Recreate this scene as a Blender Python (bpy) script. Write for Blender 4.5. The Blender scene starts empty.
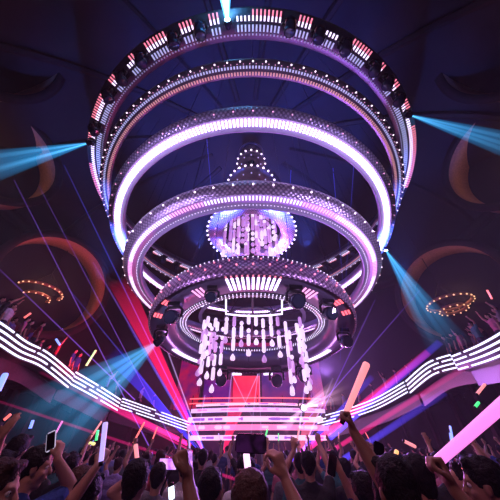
import bpy, bmesh, math, random
from mathutils import Vector, Matrix, Euler
random.seed(7)
PI = math.pi
C = bpy.context.scene.collection
SC = bpy.context.scene
F = 230.0
PITCH = math.atan(196 / F)
CZ = 1.75
cP, sP = math.cos(PITCH), math.sin(PITCH)

def P(px, py, Y):
    "world point at forward distance Y seen at (px, py)"
    u = 250 - py
    fw = F * cP - u * sP
    return Vector(((px - 250) * Y / fw, Y, CZ + (F * sP + u * cP) * Y / fw))

def proj(v):
    z = v.z - CZ
    dep = v.y * cP + z * sP
    up = z * cP - v.y * sP
    return 250 + F * v.x / dep, 250 - F * up / dep

# ------------------------------------------------------------------ materials
def mat(name, col, rough=.6, metal=0.0, em=None, es=0.0, bump=0.0, bscale=30, var=0.0, spec=.5):
    m = bpy.data.materials.new(name)
    m.use_nodes = True
    nt = m.node_tree
    b = nt.nodes['Principled BSDF']
    b.inputs['Base Color'].default_value = (*col, 1)
    b.inputs['Roughness'].default_value = rough
    b.inputs['Metallic'].default_value = metal
    b.inputs['Specular IOR Level'].default_value = spec
    if em:
        b.inputs['Emission Color'].default_value = (*em, 1)
        b.inputs['Emission Strength'].default_value = es
    if bump or var:
        tc = nt.nodes.new('ShaderNodeTexCoord')
        n = nt.nodes.new('ShaderNodeTexNoise')
        n.inputs['Scale'].default_value = bscale
        nt.links.new(tc.outputs['Object'], n.inputs['Vector'])
        if bump:
            bp = nt.nodes.new('ShaderNodeBump')
            bp.inputs['Strength'].default_value = bump
            bp.inputs['Distance'].default_value = .02
            nt.links.new(n.outputs['Fac'], bp.inputs['Height'])
            nt.links.new(bp.outputs['Normal'], b.inputs['Normal'])
        if var:
            r = nt.nodes.new('ShaderNodeMix')
            r.data_type = 'RGBA'
            r.inputs[6].default_value = (*[c * (1 - var) for c in col], 1)
            r.inputs[7].default_value = (*[min(1, c * (1 + var)) for c in col], 1)
            nt.links.new(n.outputs['Fac'], r.inputs[0])
            nt.links.new(r.outputs[2], b.inputs['Base Color'])
    return m

def scale_mat(name, base, spot, sx, sy, rough=.35, metal=.7):
    "lattice of small raised scales laid out on the UVs of a ring face"
    m = mat(name, base, rough, metal)
    nt = m.node_tree
    b = nt.nodes['Principled BSDF']
    tc = nt.nodes.new('ShaderNodeTexCoord')
    mp = nt.nodes.new('ShaderNodeMapping')
    mp.inputs['Scale'].default_value = (sx, sy, 1)
    mp.inputs['Rotation'].default_value = (0, 0, PI / 4)
    v = nt.nodes.new('ShaderNodeTexVoronoi')
    v.inputs['Randomness'].default_value = 0.12
    v.inputs['Scale'].default_value = 1
    rp = nt.nodes.new('ShaderNodeValToRGB')
    rp.color_ramp.elements[0].position = .22
    rp.color_ramp.elements[0].color = (*spot, 1)
    rp.color_ramp.elements[1].position = .5
    rp.color_ramp.elements[1].color = (*base, 1)
    bp = nt.nodes.new('ShaderNodeBump')
    bp.inputs['Strength'].default_value = .6
    bp.inputs['Distance'].default_value = .03
    bp.invert = True
    nt.links.new(tc.outputs['UV'], mp.inputs['Vector'])
    nt.links.new(mp.outputs['Vector'], v.inputs['Vector'])
    nt.links.new(v.outputs['Distance'], rp.inputs['Fac'])
    nt.links.new(rp.outputs['Color'], b.inputs['Base Color'])
    nt.links.new(v.outputs['Distance'], bp.inputs['Height'])
    nt.links.new(bp.outputs['Normal'], b.inputs['Normal'])
    return m

def vol_mat(name, col, s, L=None, k=0.0, soft=0.0):
    "lit haze of a beam: a volume that gives off the beam's light, thinning along its length"
    m = bpy.data.materials.new(name)
    m.use_nodes = True
    nt = m.node_tree
    nt.nodes.clear()
    out = nt.nodes.new('ShaderNodeOutputMaterial')
    v = nt.nodes.new('ShaderNodeVolumePrincipled')
    v.inputs['Density'].default_value = 0
    v.inputs['Emission Color'].default_value = (*col, 1)
    v.inputs['Emission Strength'].default_value = s
    nt.links.new(v.outputs[0], out.inputs['Volume'])
    if L:
        tc = nt.nodes.new('ShaderNodeTexCoord')
        sp = nt.nodes.new('ShaderNodeSeparateXYZ')
        nt.links.new(tc.outputs['Object'], sp.inputs[0])
        def M(op, a, b):
            n = nt.nodes.new('ShaderNodeMath'); n.operation = op
            for i, q in enumerate((a, b)):
                if isinstance(q, (int, float)): n.inputs[i].default_value = q
                else: nt.links.new(q, n.inputs[i])
            return n.outputs[0]
        z = sp.outputs['Z']
        den = M('POWER', M('ADD', M('MULTIPLY', z, k), 1.0), 2.0)
        fade = M('MAXIMUM', M('SUBTRACT', 1.0, M('DIVIDE', z, L)), 0.0)
        st = M('MULTIPLY', M('DIVIDE', s, den), fade)
        nt.links.new(st, v.inputs['Emission Strength'])
    return m

MT = {}
MT['black'] = mat('black metal', (.02, .02, .025), .35, .6)
MT['gloss'] = mat('gloss black', (.015, .015, .02), .15, .3)
MT['ring'] = mat('dark ring metal', (.09, .08, .12), .35, .6, bump=.1)
MT['ringB'] = mat('ring metal bronze', (.16, .13, .18), .35, .6, bump=.1)
MT['scaleC'] = scale_mat('scaled lavender metal', (.30, .24, .42), (.75, .65, .9), 9, 9)
MT['scaleD'] = scale_mat('scaled silver purple metal', (.30, .22, .38), (.8, .65, .85), 9, 9)
MT['scaleE'] = scale_mat('scaled purple metal', (.26, .13, .28), (.8, .5, .75), 8, 8)
MT['led_white'] = mat('white led', (.5, .5, .5), em=(.80, .66, 1), es=2.0)
MT['led_tube'] = mat('bright lavender led tube', (.5, .5, .5), em=(.70, .54, 1), es=5.5)
MT['led_pinkw'] = mat('pinkish led', (.5, .5, .5), em=(1, .36, .75), es=1.5)
MT['led_cool'] = mat('cool white led', (.5, .5, .5), em=(.50, .52, 1), es=.8)
MT['led_dim'] = mat('dim blue white led', (.5, .5, .5), em=(.4, .42, .9), es=.35)
MT['led_red'] = mat('red led', (.5, .3, .3), em=(1, .12, .16), es=2.2)
MT['led_redpink'] = mat('salmon led', (.5, .3, .3), em=(1, .22, .34), es=1.25)
MT['led_orange'] = mat('amber led', (.5, .3, .2), em=(.95, .42, .52), es=.55)
MT['star'] = mat('star bulb', (.6, .6, .6), em=(1, .75, 1), es=2.6)
MT['star_red'] = mat('red bulb', (.6, .3, .3), em=(1, .2, .34), es=2.2)
MT['bulb_warm'] = mat('warm bulb', (.6, .5, .4), em=(1, .50, .26), es=1.6)
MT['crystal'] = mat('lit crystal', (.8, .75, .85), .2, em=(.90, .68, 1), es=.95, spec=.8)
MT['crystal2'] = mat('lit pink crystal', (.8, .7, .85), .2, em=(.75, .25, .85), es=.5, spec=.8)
MT['wall'] = mat('dark wall plaster', (.016, .008, .010), .8, bump=.3, bscale=4, var=.3)
MT['ceil'] = mat('dark ceiling plaster', (.010, .006, .012), .8, bump=.3, bscale=2, var=.3)
MT['floor'] = mat('dark club floor', (.02, .018, .022), .25, bump=.1, bscale=8)
MT['arch'] = mat('copper leaf arch lining', (.42, .21, .14), .6, .1, bump=.35, bscale=9, var=.5)
MT['archdark'] = mat('dark blue recess', (.006, .006, .02), .8)
MT['fascia'] = mat('dark balcony fascia', (.04, .04, .06), .3, .3)
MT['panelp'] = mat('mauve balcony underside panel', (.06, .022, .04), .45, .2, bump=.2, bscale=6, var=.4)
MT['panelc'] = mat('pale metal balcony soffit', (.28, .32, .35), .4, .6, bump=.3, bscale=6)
MT['glass'] = mat('dark lens', (.03, .04, .07), .05, .0, spec=1)
MT['lens_cyan'] = mat('cyan lens', (.5, .5, .5), em=(.45, .9, 1), es=25)
MT['lens_white'] = mat('white lens', (.5, .5, .5), em=(.8, .75, 1), es=3)
MT['frameE'] = mat('mauve ring metal', (.20, .15, .25), .35, .5, bump=.1)
MT['frameC'] = mat('pale lavender metal', (.42, .36, .55), .5, .2)
MT['blueb'] = mat('deep blue gloss housing', (.02, .025, .07), .18, .4)

# ------------------------------------------------------------------ mesh helpers
class MB:
    def __init__(s):
        s.v = []; s.f = []; s.uv = {}
    def add(s, vs, fs):
        o = len(s.v)
        s.v.extend([tuple(q) for q in vs])
        s.f.extend([tuple(i + o for i in f) for f in fs])
        return s
    def box(s, c, size, R=None):
        c = Vector(c); h = Vector(size) / 2
        vs = []
        for x in (-1, 1):
            for y in (-1, 1):
                for z in (-1, 1):
                    q = Vector((x * h.x, y * h.y, z * h.z))
                    if R is not None: q = R @ q
                    vs.append(c + q)
        return s.add(vs, [(0, 1, 3, 2), (4, 6, 7, 5), (0, 4, 5, 1), (2, 3, 7, 6), (0, 2, 6, 4), (1, 5, 7, 3)])
    def tube(s, pts, rad, seg=8, cap=True, closed=False):
        pts = [Vector(p) for p in pts]; n = len(pts)
        if not hasattr(rad, '__len__'): rad = [rad] * n
        rings = []
        t0 = None; nx = None
        for i in range(n):
            if closed: t = (pts[(i + 1) % n] - pts[i - 1])
            else: t = pts[min(i + 1, n - 1)] - pts[max(i - 1, 0)]
            t.normalize()
            if nx is None:
                a = Vector((0, 0, 1)) if abs(t.z) < .9 else Vector((1, 0, 0))
                nx = t.cross(a).normalized()
            else:
                nx = (nx - t * nx.dot(t)).normalized()
            ny = t.cross(nx)
            rings.append([pts[i] + (nx * math.cos(2 * PI * k / seg) + ny * math.sin(2 * PI * k / seg)) * rad[i] for k in range(seg)])
        vs = [q for r in rings for q in r]; fs = []
        for i in range(n if closed else n - 1):
            j = (i + 1) % n
            for k in range(seg):
                l = (k + 1) % seg
                fs.append((i * seg + k, i * seg + l, j * seg + l, j * seg + k))
        if cap and not closed:
            fs.append(tuple(reversed(range(seg)))); fs.append(tuple((n - 1) * seg + k for k in range(seg)))
        return s.add(vs, fs)
    def lathe(s, prof, seg=48, a0=0.0, a1=2 * PI, closed_prof=False, M=None, uvs=None):
        "profile of (r, z) turned about z"
        full = abs(a1 - a0 - 2 * PI) < 1e-6
        n = seg if full else seg + 1
        m = len(prof); vs = []; fs = []
        for i in range(n):
            a = a0 + (a1 - a0) * i / seg
            for r, z in prof:
                q = Vector((r * math.cos(a), r * math.sin(a), z))
                vs.append(M @ q if M is not None else q)
        for i in range(seg):
            j = (i + 1) % n
            for k in range(m if closed_prof else m - 1):
                l = (k + 1) % m
                fs.append((i * m + k, j * m + k, j * m + l, i * m + l))
        if not full and closed_prof:
            fs.append(tuple(reversed(range(m)))); fs.append(tuple((n - 1) * m + k for k in range(m)))
        return s.add(vs, fs)
    def ball(s, c, r, su=12, sv=8, R=None):
        if not hasattr(r, '__len__'): r = (r, r, r)
        c = Vector(c); vs = []; fs = []
        def pt(q):
            if R is not None: q = R @ q
            return c + q
        vs.append(pt(Vector((0, 0, -r[2]))))
        for i in range(1, sv):
            p = -PI / 2 + PI * i / sv
            for k in range(su):
                a = 2 * PI * k / su
                vs.append(pt(Vector((r[0] * math.cos(p) * math.cos(a), r[1] * math.cos(p) * math.sin(a), r[2] * math.sin(p)))))
        vs.append(pt(Vector((0, 0, r[2]))))
        for k in range(su):
            l = (k + 1) % su
            fs.append((0, 1 + l, 1 + k))
            for i in range(sv - 2):
                fs.append((1 + i * su + k, 1 + i * su + l, 1 + (i + 1) * su + l, 1 + (i + 1) * su + k))
            fs.append((1 + (sv - 2) * su + k, 1 + (sv - 2) * su + l, len(vs) - 1))
        return s.add(vs, fs)
    def cap(s, a, b, ra, rb, seg=12):
        "tapered capsule"
        a = Vector(a); b = Vector(b); d = b - a; L = d.length
        if L < 1e-6: return s.ball(a, ra)
        d.normalize()
        prof = []
        for i in range(6):
            t = -PI / 2 + i * PI / 10
            prof.append((max(1e-5, ra * math.cos(t)), ra * math.sin(t)))
        for i in range(6):
            t = i * PI / 10
            prof.append((max(1e-5, rb * math.cos(t)), L + rb * math.sin(t)))
        R = d.to_track_quat('Z', 'Y').to_matrix()
        M = Matrix.Translation(a) @ R.to_4x4()
        return s.lathe(prof, seg, M=M)
    def mesh(s, name, m=None, smooth=False):
        me = bpy.data.meshes.new(name)
        me.from_pydata(s.v, [], s.f)
        if m: me.materials.append(m)
        if smooth: me.polygons.foreach_set('use_smooth', [True] * len(me.polygons))
        me.update()
        return me
    def build(s, name, m, parent=None, smooth=False, loc=None):
        o = bpy.data.objects.new(name, s.mesh(name, m, smooth))
        C.objects.link(o)
        if parent: o.parent = parent
        if loc is not None: o.location = loc
        return o

def tag(o, label=None, cat=None, group=None, kind=None):
    if label: o['label'] = label
    if cat: o['category'] = cat
    if group: o['group'] = group
    if kind: o['kind'] = kind
    return o
def empty(name, loc=(0, 0, 0), rot=(0, 0, 0)):
    o = bpy.data.objects.new(name, None); C.objects.link(o)
    o.location = loc; o.rotation_euler = rot; o.empty_display_size = .1
    return o
def copy_tree(o, parent=None, swap=None):
    c = o.copy(); C.objects.link(c)
    c.parent = parent
    for ch in [q for q in o.children]:
        copy_tree(ch, c, swap)
    return c

# ------------------------------------------------------------------ room shell
RC = Vector((0, 10, 0)); RW = 17.5
b = MB().lathe([(0, 0), (RW + .3, 0), (RW + .3, -.2), (0, -.2)], 96); b.v = [(x, y + 10, z) for x, y, z in b.v]
tag(b.build('floor', MT['floor']), kind='structure')
b = MB().lathe([(RW, 0), (RW, 14.5), (RW + .3, 14.5), (RW + .3, 0)], 96, closed_prof=True); b.v = [(x, y + 10, z) for x, y, z in b.v]
tag(b.build('wall_round', MT['wall'], smooth=True), kind='structure')
prof = [(RW * math.cos(t) + .001, 14.5 + 9 * math.sin(t)) for t in [i * PI / 2 / 14 for i in range(15)]]
b = MB().lathe(prof, 96); b.v = [(x, y + 10, z) for x, y, z in b.v]
tag(b.build('ceiling', MT['ceil'], smooth=True), kind='structure')
# ribs that run up the dome, and a cornice
for i in range(16):
    a = i * 2 * PI / 16 + .12
    pts = []
    for j in range(13):
        t = j * PI / 2 / 14
        r = RW * math.cos(t) - .15; z = 14.5 + 9 * math.sin(t) - .1
        pts.append(Vector((r * math.cos(a), 10 + r * math.sin(a), z)))
    o = MB().tube(pts, .22, 6).build('trim_%d' % (i + 1), MT['wall'])
    tag(o, kind='structure')
b = MB().lathe([(RW, 14.1), (RW - .5, 14.3), (RW - .5, 14.7), (RW, 14.8)], 96, closed_prof=True); b.v = [(x, y + 10, z) for x, y, z in b.v]
tag(b.build('trim_17', MT['wall'], smooth=True), kind='structure')

# round arches: a lined hoop standing off the wall, with a dark recess behind
def arch(px, py, Y, rad, depth, az, label, warm=110, tiltup=0.0, c=None):
    c = c or P(px, py, Y)
    root = empty('round_arch', c)
    tag(root, label, 'arch', 'round copper lined arches around the hall')
    # local +Z points outward (away from the room)
    n = Vector((math.cos(az), math.sin(az), tiltup)).normalized()
    root.rotation_euler = n.to_track_quat('Z', 'Y').to_euler()
    MB().lathe([(rad, 0), (rad + .35, 0), (rad + .35, depth), (rad, depth)], 64, closed_prof=True).build('lining', MT['arch'], root, True)
    MB().lathe([(rad + .02, -.1), (rad + .5, -.1), (rad + .5, .05), (rad + .02, .05)], 64, closed_prof=True).build('rim', MT['wall'], root, True)
    MB().lathe([(0.001, depth), (rad + .05, depth), (rad + .05, depth + .05), (0.001, depth + .05)], 64).build('recess', MT['archdark'], root)
    l = bpy.data.lights.new('arch_lamp', 'POINT'); l.energy = warm * .5; l.color = (1, .50, .27); l.shadow_soft_size = .05
    lo = bpy.data.objects.new('arch_lamp', l); C.objects.link(lo); lo.location = c + n * (depth * .35)
    return root
arch(0, 148, 6.6, 3.1, 1.5, PI * .90, 'tall round arch at the left wall, level with the top lamps')
arch(60, 282, 14, 3.35, 1.7, PI * .86, 'round arch on the left wall above the balcony guests')
arch(446, 290, 14, 3.2, 1.7, PI * .14, 'round arch on the right wall above the balcony guests', 90)
arch(504, 150, 6.6, 3.2, 1.7, PI * .07, 'tall round arch at the right wall, level with the top lamps', 120)
arch(-12, -28, 4, 4.0, 1.6, PI * .97, 'highest round arch in the upper left corner', 60, .25, Vector((-13.2, .4, 18.2)))
arch(516, -20, 4, 4.0, 1.6, PI * .03, 'highest round arch in the upper right corner', 90, .25, Vector((13.2, .4, 18.2)))

# bulb chandeliers under the arches: oval hoops of bulbs
def bulb_chandelier(px, py, Y, label, top):
    c = P(px, py, Y)
    root = empty('bulb_chandelier', c)
    tag(root, label, 'chandelier')
    MB().lathe([(1.25, 0), (1.35, .0), (1.35, .18), (1.25, .18)], 40, closed_prof=True).build('hoop', MT['arch'], root, True)
    MB().lathe([(.7, -.45), (.8, -.45), (.8, -.3), (.7, -.3)], 32, closed_prof=True).build('hoop', MT['arch'], root, True)
    m = MB()
    for k in range(22):
        a = 2 * PI * k / 22
        m.ball((1.38 * math.cos(a), 1.38 * math.sin(a), .02), .05, 8, 6)
    for k in range(13):
        a = 2 * PI * k / 13
        m.ball((.83 * math.cos(a), .83 * math.sin(a), -.47), .045, 8, 6)
    o = m.build('bulbs', MT['bulb_warm'], root); o['kind'] = 'stuff'
    m = MB()
    for k in range(4):
        a = 2 * PI * k / 4 + .3
        m.tube([(1.3 * math.cos(a), 1.3 * math.sin(a), .1), (.75 * math.cos(a), .75 * math.sin(a), -.35)], .02, 6)
        m.tube([(1.3 * math.cos(a), 1.3 * math.sin(a), .1), (0, 0, 1.6)], .015, 6)
    m.tube([(0, 0, 1.55), (0, 0, top - c.z)], .03, 6)
    m.build('stem', MT['black'], root)
bulb_chandelier(40, 292, 14.5, 'oval ring of warm bulbs hanging over the left balcony', 18)
bulb_chandelier(450, 304, 14.5, 'oval ring of warm bulbs hanging over the right balcony', 18)

# ------------------------------------------------------------------ the great rings
AX = .1
RINGS = {'A': (11.81, 9.11, 5.06), 'B': (9.99, 8.02, 1.7), 'C': (8.13, 6.92, -.93), 'D': (5.71, 5.59, -1.92), 'E': (3.59, 4.25, -5.92)}
def ring_M(k):
    h, r, t = RINGS[k]
    return Matrix.Translation(Vector((AX, 10, CZ + h))) @ Matrix.Rotation(math.radians(t), 4, 'X')
def ring_root(k, name, label):
    h, r, t = RINGS[k]
    o = empty(name, (AX, 10, CZ + h), (math.radians(t), 0, 0))
    tag(o, label, 'light ring')
    return o
def uv_face(parent, name, prof, m, seg, a0=0, a1=2 * PI):
    "open lathe face with UVs in metres (arc length, profile length)"
    n = len(prof)
    mb = MB().lathe(prof, seg, a0, a1)
    me = mb.mesh(name, m, True)
    uv = me.uv_layers.new(name='UVMap')
    rm = sum(p[0] for p in prof) / n
    L = [0]
    for i in range(1, n): L.append(L[-1] + math.hypot(prof[i][0] - prof[i - 1][0], prof[i][1] - prof[i - 1][1]))
    li = 0
    for i in range(seg):
        for k in range(n - 1):
            for (ii, kk) in ((i, k), (i + 1, k), (i + 1, k + 1), (i, k + 1)):
                uv.data[li].uv = (rm * (a1 - a0) * ii / seg, L[kk]); li += 1
    o = bpy.data.objects.new(name, me); C.objects.link(o); o.parent = parent
    return o
def led_stuff():
    for o in bpy.data.objects:
        if o.name.startswith(('led_bar_row', 'led_fan', 'colour_block')): o['kind'] = 'stuff'
def theta(k, px, near=True, dr=0.0):
    "angle on ring k whose place in the hall lies in the sight line column px"
    M = ring_M(k); r = RINGS[k][1] + dr
    best = None
    for i in range(1440):
        a = -PI / 2 + (i - 720) / 720 * PI
        v = M @ Vector((r * math.cos(a), r * math.sin(a), 0))
        x, y = proj(v)
        isn = math.sin(a) < -.05 if near is True else (math.sin(a) > .05)
        if not isn: continue
        if best is None or abs(x - px) < best[0]: best = (abs(x - px), a)
    return best[1]
def dashes(n, r0, r1, w, z, test=None, hh=.02, off=0.0):
    m = MB(); cnt = 0
    for i in range(n):
        a = 2 * PI * (i + off) / n - PI / 2
        if test and not test(a): continue
        R = Matrix.Rotation(a, 3, 'Z')
        m.box(R @ Vector(((r0 + r1) / 2, 0, z)), (r1 - r0, w, hh), R)
        cnt += 1
    return m
def dots(n, r, z, s, test=None, off=0.0, sph=True):
    m = MB()
    for i in range(n):
        a = 2 * PI * (i + off) / n - PI / 2
        if test and not test(a): continue
        m.ball((r * math.cos(a), r * math.sin(a), z), s, 6, 4)
    return m
def hang(k, root, n, r, top=22.0):
    h, rr, t = RINGS[k]
    M = ring_M(k); Mi = M.inverted()
    m = MB()
    for i in range(n):
        a = 2 * PI * (i + .5) / n
        q = Vector((r * math.cos(a), r * math.sin(a), .3))
        w = M @ q
        d = math.hypot(w.x, w.y - 10)
        zt = 14.5 + 9 * math.sqrt(max(0, 1 - (d / RW) ** 2)) - .05
        m.tube([q, Mi @ Vector((w.x, w.y, zt))], .012, 5)
    o = m.build('suspension_cables', MT['black'], root)
    o['kind'] = 'stuff'
def adist(a, b):
    return abs((a - b + PI) % (2 * PI) - PI)

# moving heads
def make_head(name, lensmat, label, big=1.0):
    root = empty(name)
    s = big
    MB().box((0, 0, -.05 * s), (.30 * s, .26 * s, .10 * s)).build('base', MT['black'], root)
    y = MB().tube([(-.2 * s, 0, -.34 * s), (-.2 * s, 0, -.16 * s), (-.13 * s, 0, -.1 * s), (.13 * s, 0, -.1 * s), (.2 * s, 0, -.16 * s), (.2 * s, 0, -.34 * s)], .035 * s, 8)
    y.build('yoke', MT['black'], root, True)
    pr = [(.001, .2), (.10, .19), (.15, .12), (.165, .0), (.165, -.14), (.15, -.18), (.13, -.19)]
    hd = MB().lathe([(r * s, z * s) for r, z in pr], 20).build('head', MT['blueb'], root, True, (0, 0, -.34 * s))
    MB().lathe([(.001, -.19 * s), (.135 * s, -.185 * s)], 20).build('lens', lensmat, hd)
    return root
H_OFF = make_head('moving_head_light', MT['glass'], '')
H_CY = make_head('moving_head_light', MT['lens_cyan'], '')
H_WH = make_head('moving_head_light', MT['lens_white'], '')
used_heads = set()
def put_head(proto, loc, aim, label, group=None, scale=1.0):
    o = copy_tree(proto)
    loc = Vector(loc)
    d = Vector(aim) - loc; az = math.atan2(d.y, d.x)
    o.location = loc; o.rotation_euler = (0, 0, az + PI / 2); o.scale = (scale,) * 3
    el = math.atan2(-d.z, math.hypot(d.x, d.y))          # downwards positive
    for ch in o.children:
        if ch.name.startswith('head'):
            ch.rotation_euler = (-(PI / 2 - el), 0, 0)
    tag(o, label, 'stage light', group)
    return o

# ---- ring A
k = 'A'; h, r, t = RINGS[k]
A = ring_root(k, 'light_ring', 'topmost and widest ring with red light bars and black lamps')
MB().lathe([(r - .45, 0), (r + .34, 0), (r + .36, .06), (r + .3, .4), (r - .4, .4), (r - .47, .06)], 128, closed_prof=True).build('frame', MT['ring'], A, True)
hx = [202, 176, 144, 125, 112, 98, 289, 317, 343, 371, 384, 395]
hth = [theta('A', x) for x in hx] + [theta('A', 228)]
side = []
for s in (1, -1):
    for i in range(6):
        side.append(-PI / 2 + s * (PI * .5 + .02 + i * .15))
allh = hth + side
def blk(a):
    return min(adist(a, q) for q in allh) > .03
def seg_red(a):
    return blk(a)
dashes(440, r + .03, r + .31, .05, -.012, lambda a: seg_red(a) and int(a * 9.3 + 40) % 5 != 3).build('led_bar_row', MT['led_redpink'], A)
dashes(440, r + .03, r + .16, .055, -.016, lambda a: seg_red(a)).build('led_bar_row', MT['led_white'], A)
dashes(440, r - .24, r - .06, .055, -.012, lambda a: blk(a)).build('led_bar_row', MT['led_cool'], A)
dashes(440, r - .34, r - .29, .05, -.012, lambda a: True).build('led_bar_row', MT['led_dim'], A)
hang('A', A, 12, r)
MA = ring_M('A')
for i, a in enumerate(allh):
    p = MA @ Vector(((r + .02) * math.cos(a), (r + .02) * math.sin(a), -.01))
    if i == 12 : continue
    x, y = proj(p)
    sd = 'left' if x < 250 else 'right'
    put_head(H_WH if i >= 13 and i % 2 == 0 and y < 205 else H_OFF, p, Vector((AX, 10, 2)), 'black moving lamp on the underside of the topmost ring, %s half' % sd, 'lamps of the topmost ring, %s half' % sd, 1.25)

# ---- ring B
k = 'B'; h, r, t = RINGS[k]
Bq = ring_root(k, 'light_ring', 'second ring from the top with two fine rows of lights')
MB().lathe([(r - .2, 0), (r + .28, 0), (r + .3, .05), (r + .24, .3), (r - .16, .3), (r - .22, .05)], 128, closed_prof=True).build('frame', MT['ringB'], Bq, True)
dots(120, r + .24, -.01, .028).build('led_dot_row', MT['star'], Bq)['kind'] = 'stuff'
dots(240, r + .17, -.01, .014, off=.5).build('led_dot_row', MT['led_pinkw'], Bq)['kind'] = 'stuff'
dashes(480, r + .04, r + .12, .05, -.012).build('led_bar_row', MT['led_cool'], Bq)
dashes(480, r - .15, r - .05, .05, -.012).build('led_bar_row', MT['led_orange'], Bq)
hang('B', Bq, 10, r)

# ---- ring C
k = 'C'; h, r, t = RINGS[k]
Cq = ring_root(k, 'light_ring', 'third ring with the brightest continuous band of lavender light')
MB().lathe([(r - .3, -.04), (r - .26, -.04), (r - .24, 0), (r + .14, 0), (r + .16, -.03), (r + .2, -.03), (r + .2, .25), (r - .3, .25)], 160, closed_prof=True).build('frame', MT['frameC'], Cq, True)
uv_face(Cq, 'scaled_face', [(r + .2, -.01), (r + .3, .04), (r + .42, .12), (r + .4, .3), (r + .05, .32)], MT['scaleC'], 192)
dashes(340, r - .12, r + .10, .058, -.02, hh=.04).build('led_bar_row', MT['led_tube'], Cq)
dots(70, r + .33, .05, .025).build('led_dot_row', MT['led_pinkw'], Cq)['kind'] = 'stuff'
hang('C', Cq, 8, r)

# ---- ring D
k = 'D'; h, r, t = RINGS[k]
Dq = ring_root(k, 'light_ring', 'fourth ring with scaled lavender face, star bulbs and pink light bars')
MB().lathe([(r - .42, -.03), (r - .38, -.03), (r - .36, 0), (r - .16, 0), (r - .15, -.03), (r + .12, -.0), (r + .14, -.03), (r + .14, .3), (r - .42, .3)], 160, closed_prof=True).build('frame', MT['frameC'], Dq, True)
uv_face(Dq, 'scaled_face', [(r + .14, -.005), (r + .26, .06), (r + .36, .18), (r + .4, .34), (r + .34, .46), (r + .1, .5)], MT['scaleD'], 192)
pk = lambda a: (.28 < adist(a, -PI / 2) < .52) or (adist(a, -PI / 2) > 1.1 and adist(a, -PI / 2) < 1.3)
dashes(320, r - .07, r + .08, .048, -.02, lambda a: not pk(a)).build('led_bar_row', MT['led_white'], Dq)
dashes(320, r - .07, r + .08, .048, -.02, pk).build('led_bar_row', MT['led_pinkw'], Dq)
dots(290, r - .26, -.01, .017).build('led_dot_row', MT['led_white'], Dq)['kind'] = 'stuff'
dots(60, r + .37, .2, .034).build('star_bulb_row', MT['star'], Dq)['kind'] = 'stuff'
hang('D', Dq, 8, r)

# ---- ring E
k = 'E'; h, r, t = RINGS[k]
Eq = ring_root(k, 'light_ring', 'lowest ring, a thick dark purple band carrying lamps on its underside')
MB().lathe([(r - .98, 0), (r - .02, 0), (r - .02, .75), (r - .98, .75)], 96, closed_prof=True).build('frame', MT['frameE'], Eq, True)
uv_face(Eq, 'scaled_face', [(r - .02, -.08), (r + .04, -.05), (r + .08, .1), (r + .07, .4), (r - .02, .7), (r - .2, .82), (r - .6, .84)], MT['scaleE'], 192)
dots(52, r + .085, .28, .032).build('red_bulb_row', MT['star_red'], Eq)['kind'] = 'stuff'
dots(52, r + .03, .56, .026, off=.5).build('red_bulb_row', MT['star_red'], Eq)['kind'] = 'stuff'
dots(160, r + .0, .68, .02).build('led_dot_row', MT['led_white'], Eq)['kind'] = 'stuff'
tE = lambda x, near=True: theta('E', x, near, -.4)
def between(x0, x1, near=True):
    a0, a1 = tE(x0, near), tE(x1, near)
    lo, hi = min(a0, a1), max(a0, a1)
    return lambda a: lo <= ((a + PI) % (2 * PI) - PI) <= hi
fan = [between(226, 280), between(193, 203), between(303, 318)]
dashes(150, r - .82, r - .22, .07, -.02, lambda a: fan[0](a)).build('led_fan', MT['led_tube'], Eq)
dashes(150, r - .78, r - .35, .06, -.02, lambda a: fan[1](a) or fan[2](a)).build('led_fan', MT['led_pinkw'], Eq)
dashes(150, r - .2, r - .1, .05, -.02, lambda a: fan[0](a)).build('led_fan', MT['led_redpink'], Eq)
# far side: thick tube lights on the inner rim
for (x0, x1) in ((174, 201), (303, 329)):
    f_ = between(x0, x1, False)
    aa = sorted([tE(x0, False), tE(x1, False)])
    MB().lathe([(r - .5, -.04), (r - .28, -.04), (r - .28, -.0), (r - .5, -.0)], 20, aa[0], aa[1], True).build('tube_light', MT['led_white'], Eq)
# amber led grids
for ai, px_ in enumerate((158, 167, 338, 346)):
    a = theta('E', px_, True, -.25)
    R = Matrix.Rotation(a, 3, 'Z')
    m = MB()
    for i in range(3):
        for j in range(3):
            m.box(R @ Vector((r - .25 + (i - 1) * .11, (j - 1) * .11, -.015)), (.07, .07, .02), R)
    m.build('led_grid', MT['led_red'], Eq)
# white frame below the fan
hang('E', Eq, 8, r - .5)
ME = ring_M('E')
def epos(px_, near=True, dr=-.5):
    a = theta('E', px_, near, dr)
    return ME @ Vector(((r + dr) * math.cos(a), (r + dr) * math.sin(a), -.02))
for px_, sc_, proto, lb in ((176, 1.7, H_OFF, 'large black lamp under the lowest ring, second from its left'),
                     (160, 1.4, H_OFF, 'black lamp at the left end of the lowest ring'),
                     (213, 1.25, H_OFF, 'dark blue lamp left of the white light fan'),
                     (294, 1.7, H_OFF, 'large dark blue lamp right of the white light fan'),
                     (326, 1.6, H_OFF, 'large black lamp under the right part of the lowest ring'),
                     (342, 1.6, H_OFF, 'black lamp at the right end of the lowest ring')):
    put_head(proto, epos(px_), Vector((px_ * .05 - 12, -3, 1)), lb, None, sc_ * .85)
for px_, lb in ((222, 'dark lamp hanging at the far rim behind the left crystals'), (276, 'dark lamp hanging at the far rim behind the right crystals'), (302, 'dark lamp at the far rim right of the crystals')):
    put_head(H_OFF, epos(px_, False), Vector((0, 0, 1)), lb, None, 1.8)

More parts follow.
